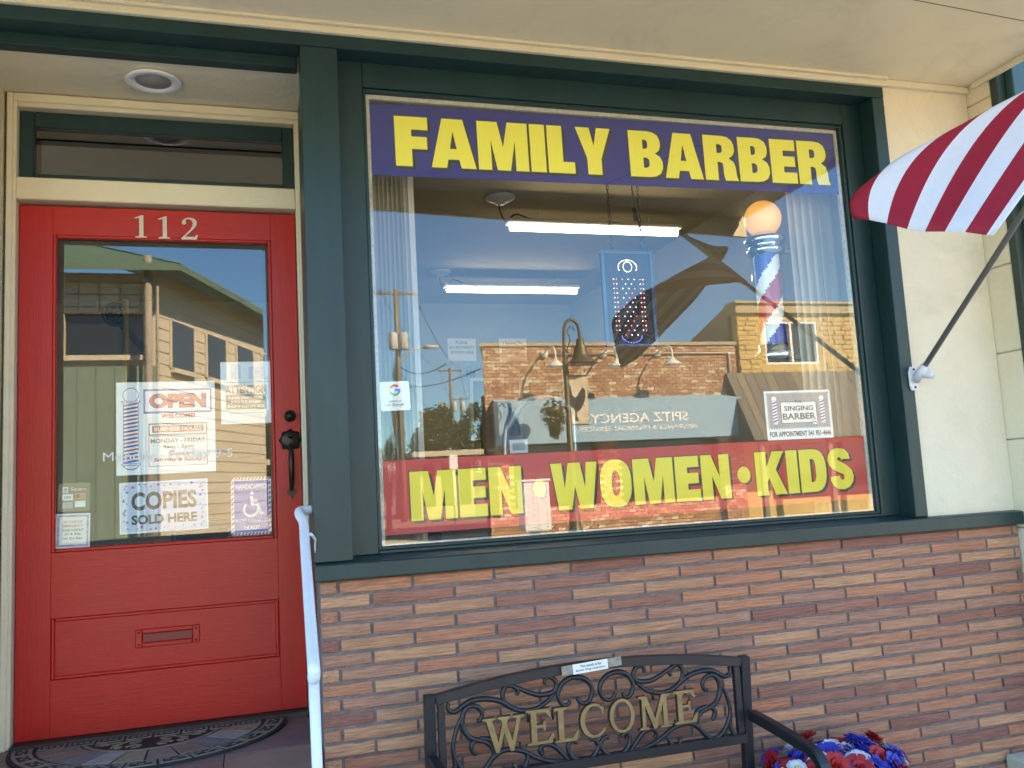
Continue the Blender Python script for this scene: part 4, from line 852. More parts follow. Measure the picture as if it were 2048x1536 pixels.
# taped paper on the bench
o, w, h = sheet('paper_sign', 'small white paper taped to the top rail of bench', 'sign', (1144, 1329), (1214, 1318), (1217, 1336), (1148, 1350), yb_-.026, paper, .0006)
o.rotation_euler.y *= 1.0
txt(o, 'This bench is for', .002, h*.2, h*.27, ink, w*.62, .01); txt(o, 'Barber Shop customers', 0, -h*.2, h*.27, ink, w*.85, .01)
rectp(o, -w*.82, -w*.5, -h*.42, h*.5, mat('clear_tape', (.30, .25, .20), .12, .5, 60), y=.0003, name='tape'); rectp(o, w*.5, w*.9, -h*.4, h*.5, MATS['clear_tape'], y=.0003, name='tape')

# ================================================================== patriotic flowers beside the bench
fc = at(1672, 1530, 2.95)
t = thing('flower_basket', (fc.x, -.26, 0), 'basket of red, white and blue artificial flowers beside the bench', 'flowers')
zf = fc.z-.035
b = MB(); b.lathe([(.0005, 0), (.16, 0), (.20, zf*.6), (.235, zf-.02), (.235, zf), (.0005, zf-.02)], fc.x, -.24, .002, 24); b.build('basket', mat('wicker', (.25, .16, .08), .8, .4, 40, (1, 1, 5), .6), t)
petal_m = [mat('petal_red', (.50, .015, .02), .55, .25, 30, trans=.25), mat('petal_white', (.75, .76, .82), .55, .08, 30, trans=.25), mat('petal_blue', (.03, .06, .48), .55, .25, 30, trans=.25)]
fl_me = []
for v_ in range(6):
    m_ = petal_m[v_ % 3]; b = MB()
    for lay_ in range(3 if v_ % 3 != 1 else 2):
        npet = 11; R_ = (.046, .036, .024)[lay_]*random.uniform(.9, 1.1); lift = (.25, .6, 1.1)[lay_]
        for k in range(npet):
            a = 2*math.pi*(k+lay_*.5)/npet+random.uniform(-.08, .08); l_ = lift+random.uniform(-.15, .2); ca, sa = math.cos(a), math.sin(a); wd = R_*.27
            P = lambda r_, s_, z_: (ca*r_*math.cos(l_)-sa*s_, sa*r_*math.cos(l_)+ca*s_, r_*math.sin(l_)*.9+z_)
            b.add([P(.004, -wd*.3, .004*lay_), P(.004, wd*.3, .004*lay_), P(R_*.6, wd, .004*lay_+.002), P(R_*.92, wd*.75, .004*lay_-.001), P(R_, 0, .004*lay_-.004), P(R_*.92, -wd*.75, .004*lay_-.001), P(R_*.6, -wd, .004*lay_+.002)],
                  [(0, 1, 2, 6), (2, 3, 5, 6), (3, 4, 5)])
    if v_ % 3 == 1: b.lathe([(.0005, 0), (.008, .004), (.007, .012), (.0005, .015)], 0, 0, .004, 8, 1)
    me = bpy.data.meshes.new('flower'); me.from_pydata(b.v, [], b.f); me.materials.append(m_); me.materials.append(mat('flower_centre', (.7, .55, .08), .7)); me.polygons.foreach_set('material_index', b.m); me.update(); fl_me.append(me)
for k in range(95):
    a = random.uniform(0, 6.283); u = math.sqrt(random.random()); d = Vector((u*math.cos(a), u*math.sin(a), random.uniform(.55, 1)*math.sqrt(max(0, 1-u*u*.8))))
    o = bpy.data.objects.new('flower', fl_me[random.choice((0, 0, 0, 3, 3, 1, 4, 2, 2, 5))]); link(o, t, True)
    k_ = random.uniform(.8, 1.08); o.location = (d.x*.29*k_, .02+d.y*.2*k_, zf-.03+d.z*.15*k_); d = (d+Vector((random.uniform(-.5, .5), random.uniform(-.6, .2), random.uniform(-.3, .5)))).normalized(); o.rotation_euler = d.to_track_quat('Z', 'Y').to_euler(); s_ = random.uniform(.85, 1.35); o.scale = (s_, s_, s_)

# ================================================================== flag on its pole
B0 = EYE+Vector((2.848, 3.12, .412)); U = Vector((-.0631, -.7875, .6131)).normalized()
t = thing('wall_flag', (2.83, -.02, B0.z-.05), 'red and white striped flag on grey pole in white wall bracket', 'flag')
b = MB(); b.sweep([B0-U*.03, B0+U*1.9], .0115, 12); b.build('pole', mat('pole_grey', (.17, .165, .16), .4, .1, 20, (1, 1, 1)), t)
b = MB(); R_ = .02; b.lathe([(R_*math.sin(math.pi*k/8)+.0004, -R_*math.cos(math.pi*k/8)) for k in range(9)], 0, 0, 0, 14); b.v = [tuple(Vector(v)+B0+U*1.91) for v in b.v]; b.build('finial', brass, t)
bp = at(1826, 758, 3.176); mwh = mat('bracket_white', (.66, .66, .70), .35)
b = MB(); b.prism([(bp.x-.018, bp.z-.052), (bp.x+.018, bp.z-.052), (bp.x+.024, bp.z-.03), (bp.x+.024, bp.z+.03), (bp.x+.014, bp.z+.055), (bp.x-.014, bp.z+.055), (bp.x-.024, bp.z+.03), (bp.x-.024, bp.z-.03)], -.012, -.001); br_ = b.build('bracket', mwh, t, bevel=.003)
b = MB(); c0 = Vector((bp.x+.003, -.012, B0.z-.052)); b.sweep([c0, B0+U*.012], .019, 14); b.sweep([B0-U*.035+Vector((0, .01, -.004)), B0-U*.03+Vector((.012, -.052, -.02))], .0165, 14); b.build('socket', mwh, br_)
b = MB()
for sz in (-.038, .042): b.sweep([(bp.x, -.013, bp.z+sz), (bp.x, -.016, bp.z+sz)], .005, 8)
b.build('screw', dark, br_)
F0 = EYE+Vector((1.911, 2.311, .811)); F8 = EYE+Vector((2.085, 1.945, .645))
HEM = ((1709, 438), (1739, 440), (1774, 447), (1814, 458), (1850, 463), (1890, 463), (1930, 464), (1973, 470), (1990, 472))
def fly(s_):                                   # 0 = lower stripe .. 13 = top stripe, along the fly end
    if s_ <= 7.5:
        k = min(int(s_), 7); f_ = (s_-k)*(2 if k == 7 else 1); a, c_ = HEM[k], HEM[k+1]
        return at(a[0]+(c_[0]-a[0])*f_, a[1]+(c_[1]-a[1])*f_, 2.31-.36*s_/7.5)
    u = (s_-7.5)/5.5
    return at(1990-70*u, 472-34*u, 1.95+.07*math.sin(min(1, u*3)*math.pi/2)+.13*u)
def flagp(s_, v):                              # v: 0 at the pole, 1 at the fly end
    H_ = B0+U*(1.12+.058*s_); F_ = fly(s_); q = s_/13
    K = ((0, 1784, 342, 2.32), (1, 1830, 298, 2.29), (3, 1966, 226, 2.22), (5, 2090, 172, 2.14), (7.5, 2235, 128, 2.03), (13.01, 2200, 165, 2.04))
    for (s0, a0, b0, y0), (s1, a1, b1, y1) in zip(K[:-1], K[1:]):
        if s0 <= s_ <= s1: f_ = (s_-s0)/(s1-s0); M_ = at(a0+(a1-a0)*f_, b0+(b1-b0)*f_, y0+(y1-y0)*f_)
    C_ = M_*2-(H_+F_)/2
    p = H_*(1-v)**2+C_*(2*v*(1-v))+F_*v*v
    wv = math.sin(v*math.pi)*.006*math.sin(s_*1.1+v*5)+.002*math.sin(s_*2.3-v*9)*v
    return p+Vector((wv*.6, wv, wv*.3))
b = MB(); nu, nv = 39, 30
for i in range(nu+1):
    for j in range(nv+1): b.v.append(tuple(flagp(13*i/nu, j/nv)))
for i in range(nu):
    for j in range(nv):
        stripe = int((i+.5)*13/nu); mi = stripe % 2
        if stripe >= 6 and (j+.5)/nv < .4: mi = 2
        b.f.append([i*(nv+1)+j, (i+1)*(nv+1)+j, (i+1)*(nv+1)+j+1, i*(nv+1)+j+1]); b.m.append(mi); b.sm.append(True)
fr_ = mat('flag_red', (.42, .012, .035), .7, .1, 60, bump=.05, trans=.3); fw_ = mat('flag_white', (.78, .78, .82), .7, .04, 60, bump=.05, trans=.3); fb_ = mat('flag_blue', (.015, .02, .12), .7, .1, 60, trans=.3)
cl = b.build('cloth', [fr_, fw_, fb_], t); sm_ = cl.modifiers.new('thick', 'SOLIDIFY'); sm_.thickness = .0008; sm_.offset = 0
b = MB()
for i in range(11): b.v += [tuple(B0+U*(1.10+.078*i)+Vector((0, 0, 0))+w_) for w_ in ()]
b.sweep([B0+U*1.11, B0+U*1.5, B0+U*1.885], .0165, 10); b.build('sleeve', fw_, cl)
stars = MB()
for i in range(9):
    for j in range(6 if i % 2 == 0 else 5):
        s_ = 6.4+6.2*i/8; v = .03+.34*(j+(0 if i % 2 == 0 else .5))/5.2
        e = Vector(flagp(s_, v)); ds = (flagp(s_+.2, v)-e).normalized(); dv = (flagp(s_, v+.02)-e).normalized(); nn = ds.cross(dv).normalized()
        for sg in (1, -1):
            P = [e+nn*.0016*sg+(ds*math.cos(k*math.pi/5)+dv*math.sin(k*math.pi/5))*(.014 if k % 2 == 0 else .0055) for k in range(10)]
            stars.add(P, [list(range(10))])
so = stars.build('stars', fw_, cl); so['kind'] = 'stuff'
#@@PART6
# ================================================================== across the street (seen mirrored in the glass)
YV = 24.0; yw = 2*YG-(YV-3.18)                                       # facade line of the far buildings
A = lambda px, py, Y=YV: atr(px, py, Y)
x0, x1 = A(962, 690).x, A(1472, 690).x; ztop = (A(962, 690).z+A(1470, 680).z)/2
bld = thing('brick_building', ((x0+x1)/2, yw-4, 0), 'low red brick agency building across the street with blue lettered band', 'building')
obm = mat('old_brick', (.3, .15, .1), .9, .25, 6, (1, 1, 3), .3, palette=[(.42, .22, .13), (.48, .27, .17), (.36, .18, .12), (.54, .38, .26), (.44, .25, .15), (.50, .32, .21), (.34, .17, .11), (.58, .49, .38), (.46, .26, .16), (.40, .21, .13)])
obm2 = mat('old_brick_joined', (.36, .18, .11), .9, .4, 3, (1, 1, 3), .3)
mort2 = mat('brown_mortar', (.17, .105, .065), .95, .2, 8)
ZSB = A(1200, 884).z; ZST = A(1200, 798).z
SH = .30                                                            # the side wall runs back at an angle
def skew(b, xa, xb, ya, yb, za_, zb_):
    sx = lambda x, y: x+(yw-y)*SH
    b.add([(sx(xa, ya), ya, za_), (sx(xb, ya), ya, za_), (sx(xb, yb), yb, za_), (sx(xa, yb), yb, za_), (sx(xa, ya), ya, zb_), (sx(xb, ya), ya, zb_), (sx(xb, yb), yb, zb_), (sx(xa, yb), yb, zb_)],
          [(0, 3, 2, 1), (4, 5, 6, 7), (0, 1, 5, 4), (1, 2, 6, 5), (2, 3, 7, 6), (3, 0, 4, 7)])
b = MB(); skew(b, x0+.03, x1-.03, yw-9, yw-.03, ZST+.2, ztop-.1); skew(b, x0+.03, x1-.03, yw-9, yw-8.8, 0, ZST+.2); skew(b, x0+.03, x0+.3, yw-8.8, yw-.41, 0, ZST+.2)
for (a, c_) in ((x0+.03, x0+.8), (x0+3.4, x0+4.1), (x1-.9, x1-.03)): b.box(a, c_, yw-.4, yw-.03, 0, ZST+.2)
b.box(x0+.03, x1-.03, yw-.35, yw-.032, 0, .82)
bwall = b.build('wall', mort2, bld)
me = bpy.data.meshes.new('brick'); bb = MB(); bb.box(-.119, .119, -.02, .02, -.043, .043); me.from_pydata(bb.v, [], bb.f); me.materials.append(obm); me.update()
cnt = 0; rest = MB(); zr_ = ztop-.16; row = 0
while zr_ > .06:
    up_ = zr_ > ZST-.05; x = x0+.03-(.125 if row % 2 else 0)
    while x < x1-.1:
        a, c_ = max(x, x0+.03), min(x+.24, x1-.03); xm_ = (a+c_)/2
        okk = up_ or zr_ < .82 or xm_ < x0+.75 or x0+3.45 < xm_ < x0+4.05 or xm_ > x1-.85
        if okk and c_-a > .05:
            if cnt < 300 and up_ and row % 2 == 0:
                o = bpy.data.objects.new('brick', me); link(o, bwall, True); o.location = (xm_, yw-.022+random.uniform(-.004, .004), zr_); o.scale = ((c_-a)/.24, 1, 1); cnt += 1
            else: rest.box(a+.004, c_-.004, yw-.042, yw-.002+random.uniform(-.004, .004), zr_-.043, zr_+.043, random.choice((0, 0, 1, 2, 3, 4)))
        x += .25
    zr_ -= .098; row += 1
ro = rest.build('brickwork', [mat('ob_%d' % k, c, .9, .2, 5) for k, c in enumerate(((.44, .24, .145), (.36, .18, .115), (.52, .34, .23), (.58, .49, .39), (.48, .28, .18)))], bwall); ro['kind'] = 'stuff'
b = MB(); skew(b, x0-.05, x1, yw-9, yw+.05, ztop-.1, ztop); b.build('parapet_cap', mat('cap_stone', (.42, .33, .24), .8, .1, 3), bld)
b = MB(); b.box(x0+.81, x0+3.39, yw-.3, yw-.26, .83, ZST+.1); b.box(x0+4.11, x1-.91, yw-.3, yw-.26, .83, ZST+.1); b.build('shop_window', mat('dark_glass', (.02, .022, .022), .05, spec=.8), bld)
# pipe and gooseneck lamps
for px_ in (1110, 1232, 1343): pass
zp = A(1230, 708).z; pa, pb = A(1100, 714).x, A(1452, 700).x
b = MB(); b.sweep([(pa, yw+.04, zp), (pb, yw+.04, zp), (pb+.05, yw+.04, zp-.05), (pb+.05, yw+.04, ZST)], .035, 6); b.build('conduit', mat('conduit_tan', (.45, .36, .27), .6), bld)
wl_ = mat('lamp_white', (.75, .74, .70), .5)
for px_, py_ in ((1110, 722), (1232, 722), (1343, 718)):
    c = A(px_, py_+6, YV-.9); xx = c.x
    b = MB(); b.sweep(catmull([(xx, yw, zp), (xx, yw+.3, zp+.12), (xx+.0, yw+.75, zp+.1), (xx+.0, yw+.95, zp-.05), (xx, yw+.96, c.z)], 5), .03, 8); b.sweep([(xx, yw-.01, zp), (xx, yw+.06, zp)], .11, 10)
    gl = b.build('gooseneck_lamp', wl_, bld)
    b = MB(); b.lathe([(.06, .12), (.09, .06), (.24, -.05), (.29, -.09), (.0005, -.06)], xx, yw+.96, c.z, 18); b.build('lamp_shade', wl_, gl)
# lettered window band; the sky's reflection in it is painted as pale blue
sg0, sg1 = A(985, 800).x, A(1462, 790).x
b = MB(); yb2 = yw+.55
b.add([(sg0, yw+.0, ZST+.05), (sg1, yw+.0, ZST+.05), (sg1, yb2, ZST-.1), (sg0, yb2, ZST-.1), (sg0, yb2, ZSB), (sg1, yb2, ZSB), (sg1, yw, ZSB), (sg0, yw, ZSB)],
      [(0, 1, 2, 3), (3, 2, 5, 4), (4, 5, 6, 7), (0, 3, 4, 7), (1, 6, 5, 2)])
aw = b.build('lettered_band', mat('sky_reflection_blue', (.25, .42, .55), .6, .06, 2), bld)
def btext(s_, px_, py_, pxw, h_, m, yoff=.56):
    c = A(px_, py_); vs, fs = text_shape(s_, .015); ww = abs(A(px_+pxw/2, py_).x-A(px_-pxw/2, py_).x)
    o = MB().add([(-v[0], 0, v[1]) for v in fit(vs, 0, 0, h_, ww)], fs).build('lettering', m, bld); o.location = (c.x, yw+yoff, c.z); o.matrix_parent_inverse = Matrix.Translation(-WL[bld])
wtx = mat('sign_white', (.85, .85, .85), .6)
btext('SPITZ AGENCY', 1264, 838, 192, .28, wtx); btext('INSURANCE & FINANCIAL SERVICES', 1264, 858, 230, .13, wtx)
btext('AUTO - HOME - FLOOD', 1405, 886, 70, .10, mat('sign_grey', (.4, .4, .38), .6), -.25); btext('WORK COMP', 1108, 897, 62, .11, MATS['sign_grey'], -.25); btext('BUSINESS', 1195, 895, 60, .10, MATS['sign_grey'], -.25)

# yellow block building with wooden shingle awning
y0_, y1_ = A(1473, 650).x, A(1473, 650).x+9
yt = A(1590, 606).z; ymid = A(1600, 746).z
yb_d = thing('yellow_building', ((y0_+y1_)/2, yw-5, 0), 'yellow block building with upstairs window and grey wooden awning', 'building')
ym = mat('yellow_block', (.58, .41, .17), .9, .12, 2, bump=.5, bscale=9)
wx0, wx1, wz0, wz1 = A(1532, 700).x, A(1639, 700).x, A(1585, 728).z, A(1585, 642).z
b = MB(); zz = 0
frame(b, y0_+.02, y1_, 2.6, yt-.35, wx0, wx1, wz0, wz1, yw-.3, yw-.03); b.box(y0_+.02, y1_, yw-.5, yw-.301, 0, 2.6); wally = b.build('wall', ym, yb_d)
st = MB()
zz = 2.7
while zz < yt-.4:
    x = y0_+.02+random.uniform(-.2, 0)
    while x < y1_:
        a, c_ = max(x, y0_+.02), min(x+.4, y1_)
        if not (zz+.14 > wz0-.05 and zz < wz1+.05 and c_ > wx0-.05 and a < wx1+.05) and c_-a > .05: st.box(a+.004, c_-.004, yw-.06, yw+random.uniform(-.02, .015), zz+.004, zz+.15)
        x += .405
    zz += .155
so = st.build('blockwork', ym, wally, bevel=.02); so['kind'] = 'stuff'
b = MB(); b.box(y0_-.05, y1_, yw-.5, yw+.1, yt-.35, yt-.05); b.box(y0_-.1, y1_, yw-.5, yw+.18, yt-.05, yt+.02); b.build('cornice', mat('cornice_tan', (.42, .34, .20), .7), yb_d)
b = MB(); bk = [(yw-.5, yt), (yw-3.4, 1.52+4.55), (yw-9, 1.52+4.3), (yw-9, 0), (yw-.5, 0)]
b.add([(y0_, q[0], q[1]) for q in bk]+[(y1_, q[0], q[1]) for q in bk], [[0, 1, 2, 3, 4], [9, 8, 7, 6, 5]]+[(i, i+5, (i+1) % 5+5, (i+1) % 5) for i in range(5)]); b.build('side_wall', mat('tan_stucco', (.40, .31, .19), .9), yb_d)
b = MB(); frame(b, wx0, wx1, wz0, wz1, wx0+.07, wx1-.07, wz0+.07, wz1-.07, yw-.2, yw-.05); b.box((wx0+wx1)/2-.04, (wx0+wx1)/2+.04, yw-.2, yw-.05, wz0+.0705, wz1-.0705); wf = b.build('window', wtx, yb_d)
b = MB(); b.box(wx0+.07, wx1-.07, yw-.24, yw-.21, wz0+.07, wz1-.07); b.build('pane', mat('far_glass', (.05, .06, .06), .03, spec=1.0), wf)
shg = mat('shake_wood', (.17, .145, .115), .9, .35, 8, (3, 1, .3), .5, palette=[(.19, .16, .125), (.145, .125, .10), (.21, .175, .13), (.16, .14, .12)])
zA, zB = A(1600, 746).z, A(1600, 880).z; ax0, ax1 = A(1450, 745).x, y1_
b = MB(); b.add([(ax0, yw, zA), (ax1, yw, zA), (ax1, yw+1.3, zB), (ax0, yw+1.3, zB), (ax0, yw, zB), (ax1, yw, zB)], [(0, 1, 2, 3), (3, 2, 5, 4), (0, 3, 4), (1, 5, 2)]); awn = b.build('awning', mat('awning_dark', (.12, .095, .07), .9), yb_d)
x = ax0
while x < ax1-.1:
    w_ = random.uniform(.28, .42); b = MB(); b.hexa((x+.008, yw+.01, zA+.005), (x+w_-.008, yw+.01, zA+.005), (x+w_-.008, yw+1.33, zB-.02), (x+.008, yw+1.33, zB-.02), (0, .03, .03)); b.build('plank', shg, awn); x += w_
b = MB()
for k in range(4): b.box(ax0+.3+k*2.4, ax0+.45+k*2.4, yw+1.0, yw+1.15, .02, zB)
b.build('awning_post', shg, yb_d)['kind'] = 'stuff'
b = MB(); b.box(y0_+1, y1_-1, yw-.298, yw-.27, .6, 2.3); b.build('shop_window', MATS['dark_glass'], yb_d)

# street lamp with hanging basket and rooster banner
YL = 21.5; LX = A(1135, 800, YL).x; LY = 2*YG-(YL-3.18); zl = A(1130, 638, YL).z
iron = mat('lamp_bronze', (.10, .085, .05), .5, .2, 10, metal=.3)
t = thing('street_lamp', (LX, LY, .02), 'bronze street lamp with gooseneck top and bell shade across street', 'lamp')
b = MB(); b.lathe([(.0005, 0), (.26, 0), (.26, .12), (.17, .25), (.13, .7), (.10, .9), (.085, 2.2), (.11, 2.25), (.11, 2.32), (.08, 2.36), (.07, zl-1.05), (.055, zl-.9), (.0005, zl-.88)], LX, LY, .02, 14); b.build('post', iron, t)
b = MB(); b.sweep(catmull([(LX, LY, zl-.9), (LX, LY, zl-.5), (LX+.06, LY, zl-.15), (LX+.25, LY, zl-.02), (LX+.42, LY, zl-.18), (LX+.46, LY, zl-.55)], 6), .045, 8); b.sweep(catmull([(LX+.04, LY, zl-.9), (LX+.18, LY, zl-.55), (LX+.1, LY, zl-.35), (LX+.22, LY, zl-.2), (LX+.32, LY, zl-.3)], 5), .02, 6); b.build('arm', iron, t)
b = MB(); b.lathe([(.05, -.5), (.10, -.55), (.12, -.68), (.16, -.75), (.20, -.95), (.26, -1.08), (.40, -1.17), (.46, -1.22), (.0005, -1.17)], LX+.46, LY, zl, 20); b.build('lamp_shade', iron, t)
c = A(1153, 800, YL-.05); hw, hh = .34, .62
t = thing('pole_banner', (c.x, LY+.02, c.z), 'cream pole banner with black rooster on the street lamp', 'banner')
b = MB(); b.box(c.x-hw, c.x+hw, LY+.0, LY+.012, c.z-hh, c.z+hh); b.build('fabric', mat('banner_cream', (.62, .52, .38), .8, .15, 3), t)
b = MB(); b.sweep([(LX, LY+.006, c.z+hh+.03), (c.x+hw, LY+.006, c.z+hh+.03)], .02, 6); b.sweep([(LX, LY+.006, c.z-hh-.03), (c.x+hw, LY+.006, c.z-hh-.03)], .02, 6); b.build('rod', iron, t)
ro_ = [p[:2] for p in catmull([(-.05, -.5, 0), (0, -.3, 0), (-.12, -.18, 0), (-.24, .02, 0), (-.28, .3, 0), (-.2, .38, 0), (-.1, .25, 0), (0, .12, 0), (.1, .2, 0), (.12, .38, 0), (.17, .46, 0), (.22, .4, 0), (.28, .34, 0), (.22, .3, 0), (.2, .05, 0), (.12, -.15, 0), (.04, -.25, 0), (.06, -.5, 0)], 4)]
vs, fs = fill([ro_]); b = MB(); b.add([(c.x-v[0], LY+.016, c.z+v[1]-.05) for v in vs], fs); b.build('rooster', ink, t)
# foliage helper
def leaves(name, parent, m, pts_, size, n, seed=1):
    rnd = random.Random(seed); b = MB()
    for k in range(n):
        c_, r_ = rnd.choice(pts_); d = Vector((rnd.gauss(0, 1), rnd.gauss(0, 1), rnd.gauss(0, 1))).normalized()*(rnd.random()**.4)
        p = Vector(c_)+Vector((d.x*r_[0], d.y*r_[1], d.z*r_[2])); e1 = Vector((rnd.gauss(0, 1), rnd.gauss(0, 1), rnd.gauss(0, .6))).normalized(); e2 = e1.orthogonal().normalized(); s_ = size*rnd.uniform(.6, 1.4)
        b.add([p-e1*s_, p-e2*s_*.45, p+e1*s_, p+e2*s_*.45], [(0, 1, 2, 3)])
    return b.build(name, m, parent)
leafm = mat('leaf_green', (.075, .11, .028), .7, .4, 2, trans=.3); leafd = mat('leaf_dark', (.035, .06, .02), .7, .4, 2, trans=.25); leafy = mat('leaf_olive', (.12, .13, .035), .7, .4, 2, trans=.3)
c = A(1108, 826, YL)
t = thing('hanging_basket', (c.x, LY, c.z), 'hanging flower basket trailing from the street lamp', 'basket')
b = MB(); b.lathe([(.0005, -.1), (.2, -.05), (.26, .15), (.0005, .15)], c.x, LY, c.z, 14); b.sweep([(c.x, LY, c.z+.15), (c.x, LY, c.z+.55), (LX, LY, c.z+.6)], .015, 5); b.build('bowl', iron, t)
leaves('foliage', t, leafm, [((c.x, LY, c.z), (.38, .38, .4)), ((c.x+.05, LY, c.z-.25), (.28, .3, .35)), ((c.x, LY, c.z-.45), (.15, .15, .25))], .05, 700, 3)
leaves('blossom', t, mat('blossom', (.65, .5, .42), .6, .4, 5, palette=[(.7, .62, .5), (.6, .2, .1), (.7, .66, .55)]), [((c.x, LY, c.z-.1), (.4, .4, .45))], .035, 160, 4)

# utility poles with wires
wood = mat('pole_wood', (.17, .125, .085), .9, .3, 3, (1, 1, .2)); gal = mat('galvanised', (.42, .42, .40), .5)
pts_top = []
for (px_, ptop, Y, wdt, lab, nt) in ((791, 578, 46, 1.15, 'tall wooden utility pole with pair of grey transformers and street light', 2), (899, 736, 80, 1.2, 'wooden utility pole with three transformers farther down the street', 3), (921, 795, 110, 1.2, 'distant thin wooden utility pole above the trees', 0)):
    p = A(px_, ptop, Y); t = thing('utility_pole', (p.x, p.y, -.16), lab, 'utility pole', 'utility poles down the street')
    b = MB(); b.sweep([(p.x, p.y, -.16), (p.x, p.y, p.z)], .16, 8, taper=lambda q: 1.15-.35*q); b.build('post', wood, t)
    for dz in ((.15,) if nt == 0 else (.2, 3.4)[:1 if nt == 3 else 2]):
        if dz < 1: b = MB(); b.box(p.x-wdt, p.x+wdt, p.y-.06, p.y+.06, p.z-dz-.12, p.z-dz); b.build('cross_arm', wood, t)
    for k in range(nt):
        xx = p.x+((-.35, .35) if nt == 2 else (-1.1, .3, 1.3))[k]*.8; zz = p.z-(3.4 if nt == 2 else 4.2); b = MB(); b.lathe([(.0005, 0), (.24, .02), (.26, .1), (.26, .85), (.2, .95), (.0005, 1)], xx, p.y+.25, zz, 12); b.build('transformer', gal, t)
    if nt == 2:
        q = A(850, 693, Y); b = MB(); b.sweep(catmull([(p.x, p.y, q.z-.9), (p.x+.8, p.y, q.z-.2), (q.x, p.y, q.z)], 5), .05, 6); b.sweep([(q.x-.1, p.y, q.z), (q.x+.75, p.y, q.z-.02)], .16, 8, flat=.5, taper=lambda s_: .5+.8*math.sin(math.pi*min(1, s_+.15))); b.build('street_light', gal, t)
    pts_top.append(p)
p1, p2, p3 = pts_top
wires = [(p1+Vector((-.9, 0, 0)), p2+Vector((-1, 0, 0)), .9), (p1+Vector((.9, 0, 0)), p2+Vector((1, 0, 0)), .9), (p1+Vector((0, 0, -4.4)), p2+Vector((0, 0, -4.6)), 1.0), (p2+Vector((-1, 0, 0)), p3+Vector((-1, 0, 0)), .9), (p2+Vector((1, 0, 0)), p3+Vector((1, 0, 0)), .9),
         (p1+Vector((0, 0, -4.2)), Vector((x0+.3, yw-6, 5.9)), .4), (p1+Vector((0, 0, -5.2)), Vector((x0+.2, yw-1, 5.0)), .3), (p1+Vector((-.5, 0, 0)), Vector((-9, -32, 9)), .6), (p2+Vector((0, 0, -5)), Vector((x0+.3, yw-8.5, 4.4)), .5)]
for k, (a, c_, sag) in enumerate(wires):
    b = MB(); b.sweep([a.lerp(c_, q/14)+Vector((0, 0, -sag*4*(q/14)*(1-q/14))) for q in range(15)], .022, 4)
    tag(b.build('overhead_wire', ink), ('upper left wire between the two nearer utility poles', 'upper right wire between the two nearer utility poles', 'lower cable between the two nearer utility poles', 'left wire running to the distant thin pole', 'right wire running to the distant thin pole', 'service wire from tall pole to the back of brick building roof', 'service wire from tall pole to the front of brick building wall', 'wire from tall pole running left out of view', 'service wire from three transformer pole to brick building')[k], 'wire', 'overhead wires')

# trees beyond
def tree(name, lab, px_, ptop, pw, Y, m, seed, conifer=False):
    p = A(px_, ptop, Y); wv = abs(A(px_+pw/2, ptop, Y).x-A(px_-pw/2, ptop, Y).x)/2; h_ = p.z+.16; rnd = random.Random(seed)
    t = thing(name, (p.x, p.y, -.16), lab, 'tree', 'trees down the street')
    b = MB(); b.sweep([(p.x, p.y, -.16), (p.x+.05*wv, p.y, h_*.4), (p.x, p.y, h_*.8)], .035*h_, 8, taper=lambda q: 1-.8*q)
    for k in range(5):
        a = k*1.26; b.sweep([(p.x, p.y, h_*(.35+.07*k)), (p.x+.6*wv*math.cos(a), p.y+.6*wv*math.sin(a), h_*(.55+.07*k))], .012*h_, 5, taper=lambda q: 1-.7*q)
    b.build('trunk', wood, t)
    cl_ = []
    for k in range(26):
        if conifer: f_ = k/25; r_ = wv*(1-f_)*.9+.1; cl_.append(((p.x+rnd.uniform(-.3, .3)*r_, p.y+rnd.uniform(-.5, .5)*r_, h_*(.08+.9*f_)), (r_, r_, h_*.06)))
        else:
            a = rnd.uniform(0, 6.28); rr = wv*rnd.uniform(0, .75); zz = h_*rnd.uniform(.3, .93); k_ = 1-abs(zz/h_-.6)*1.3; cl_.append(((p.x+rr*math.cos(a)*k_, p.y+rr*math.sin(a)*k_, zz), (wv*.32, wv*.32, h_*.1)))
    leaves('crown', t, m, cl_, wv*(.06 if conifer else .085), 4200, seed)
tree('broadleaf_tree', 'broad olive tree left of the three transformer pole', 866, 814, 105, 66, leafy, 11)
tree('broadleaf_tree', 'round green tree right of the three transformer pole', 930, 810, 90, 72, leafm, 12)
tree('broadleaf_tree', 'pale green tree against the brick building edge', 966, 822, 60, 88, leafy, 13)
tree('broadleaf_tree', 'low spreading green tree at far left of the window view', 836, 850, 70, 95, leafm, 14)
tree('broadleaf_tree', 'speckled light green street tree close to the tall pole', 772, 880, 50, 34, leafy, 16)
tree('conifer_tree', 'narrow dark conifer behind the tall utility pole', 790, 735, 52, 52, leafd, 15, True)
tree('broadleaf_tree', 'small leafy tree seen past the end of the corner building', 575, 800, 60, 70, leafm, 17)
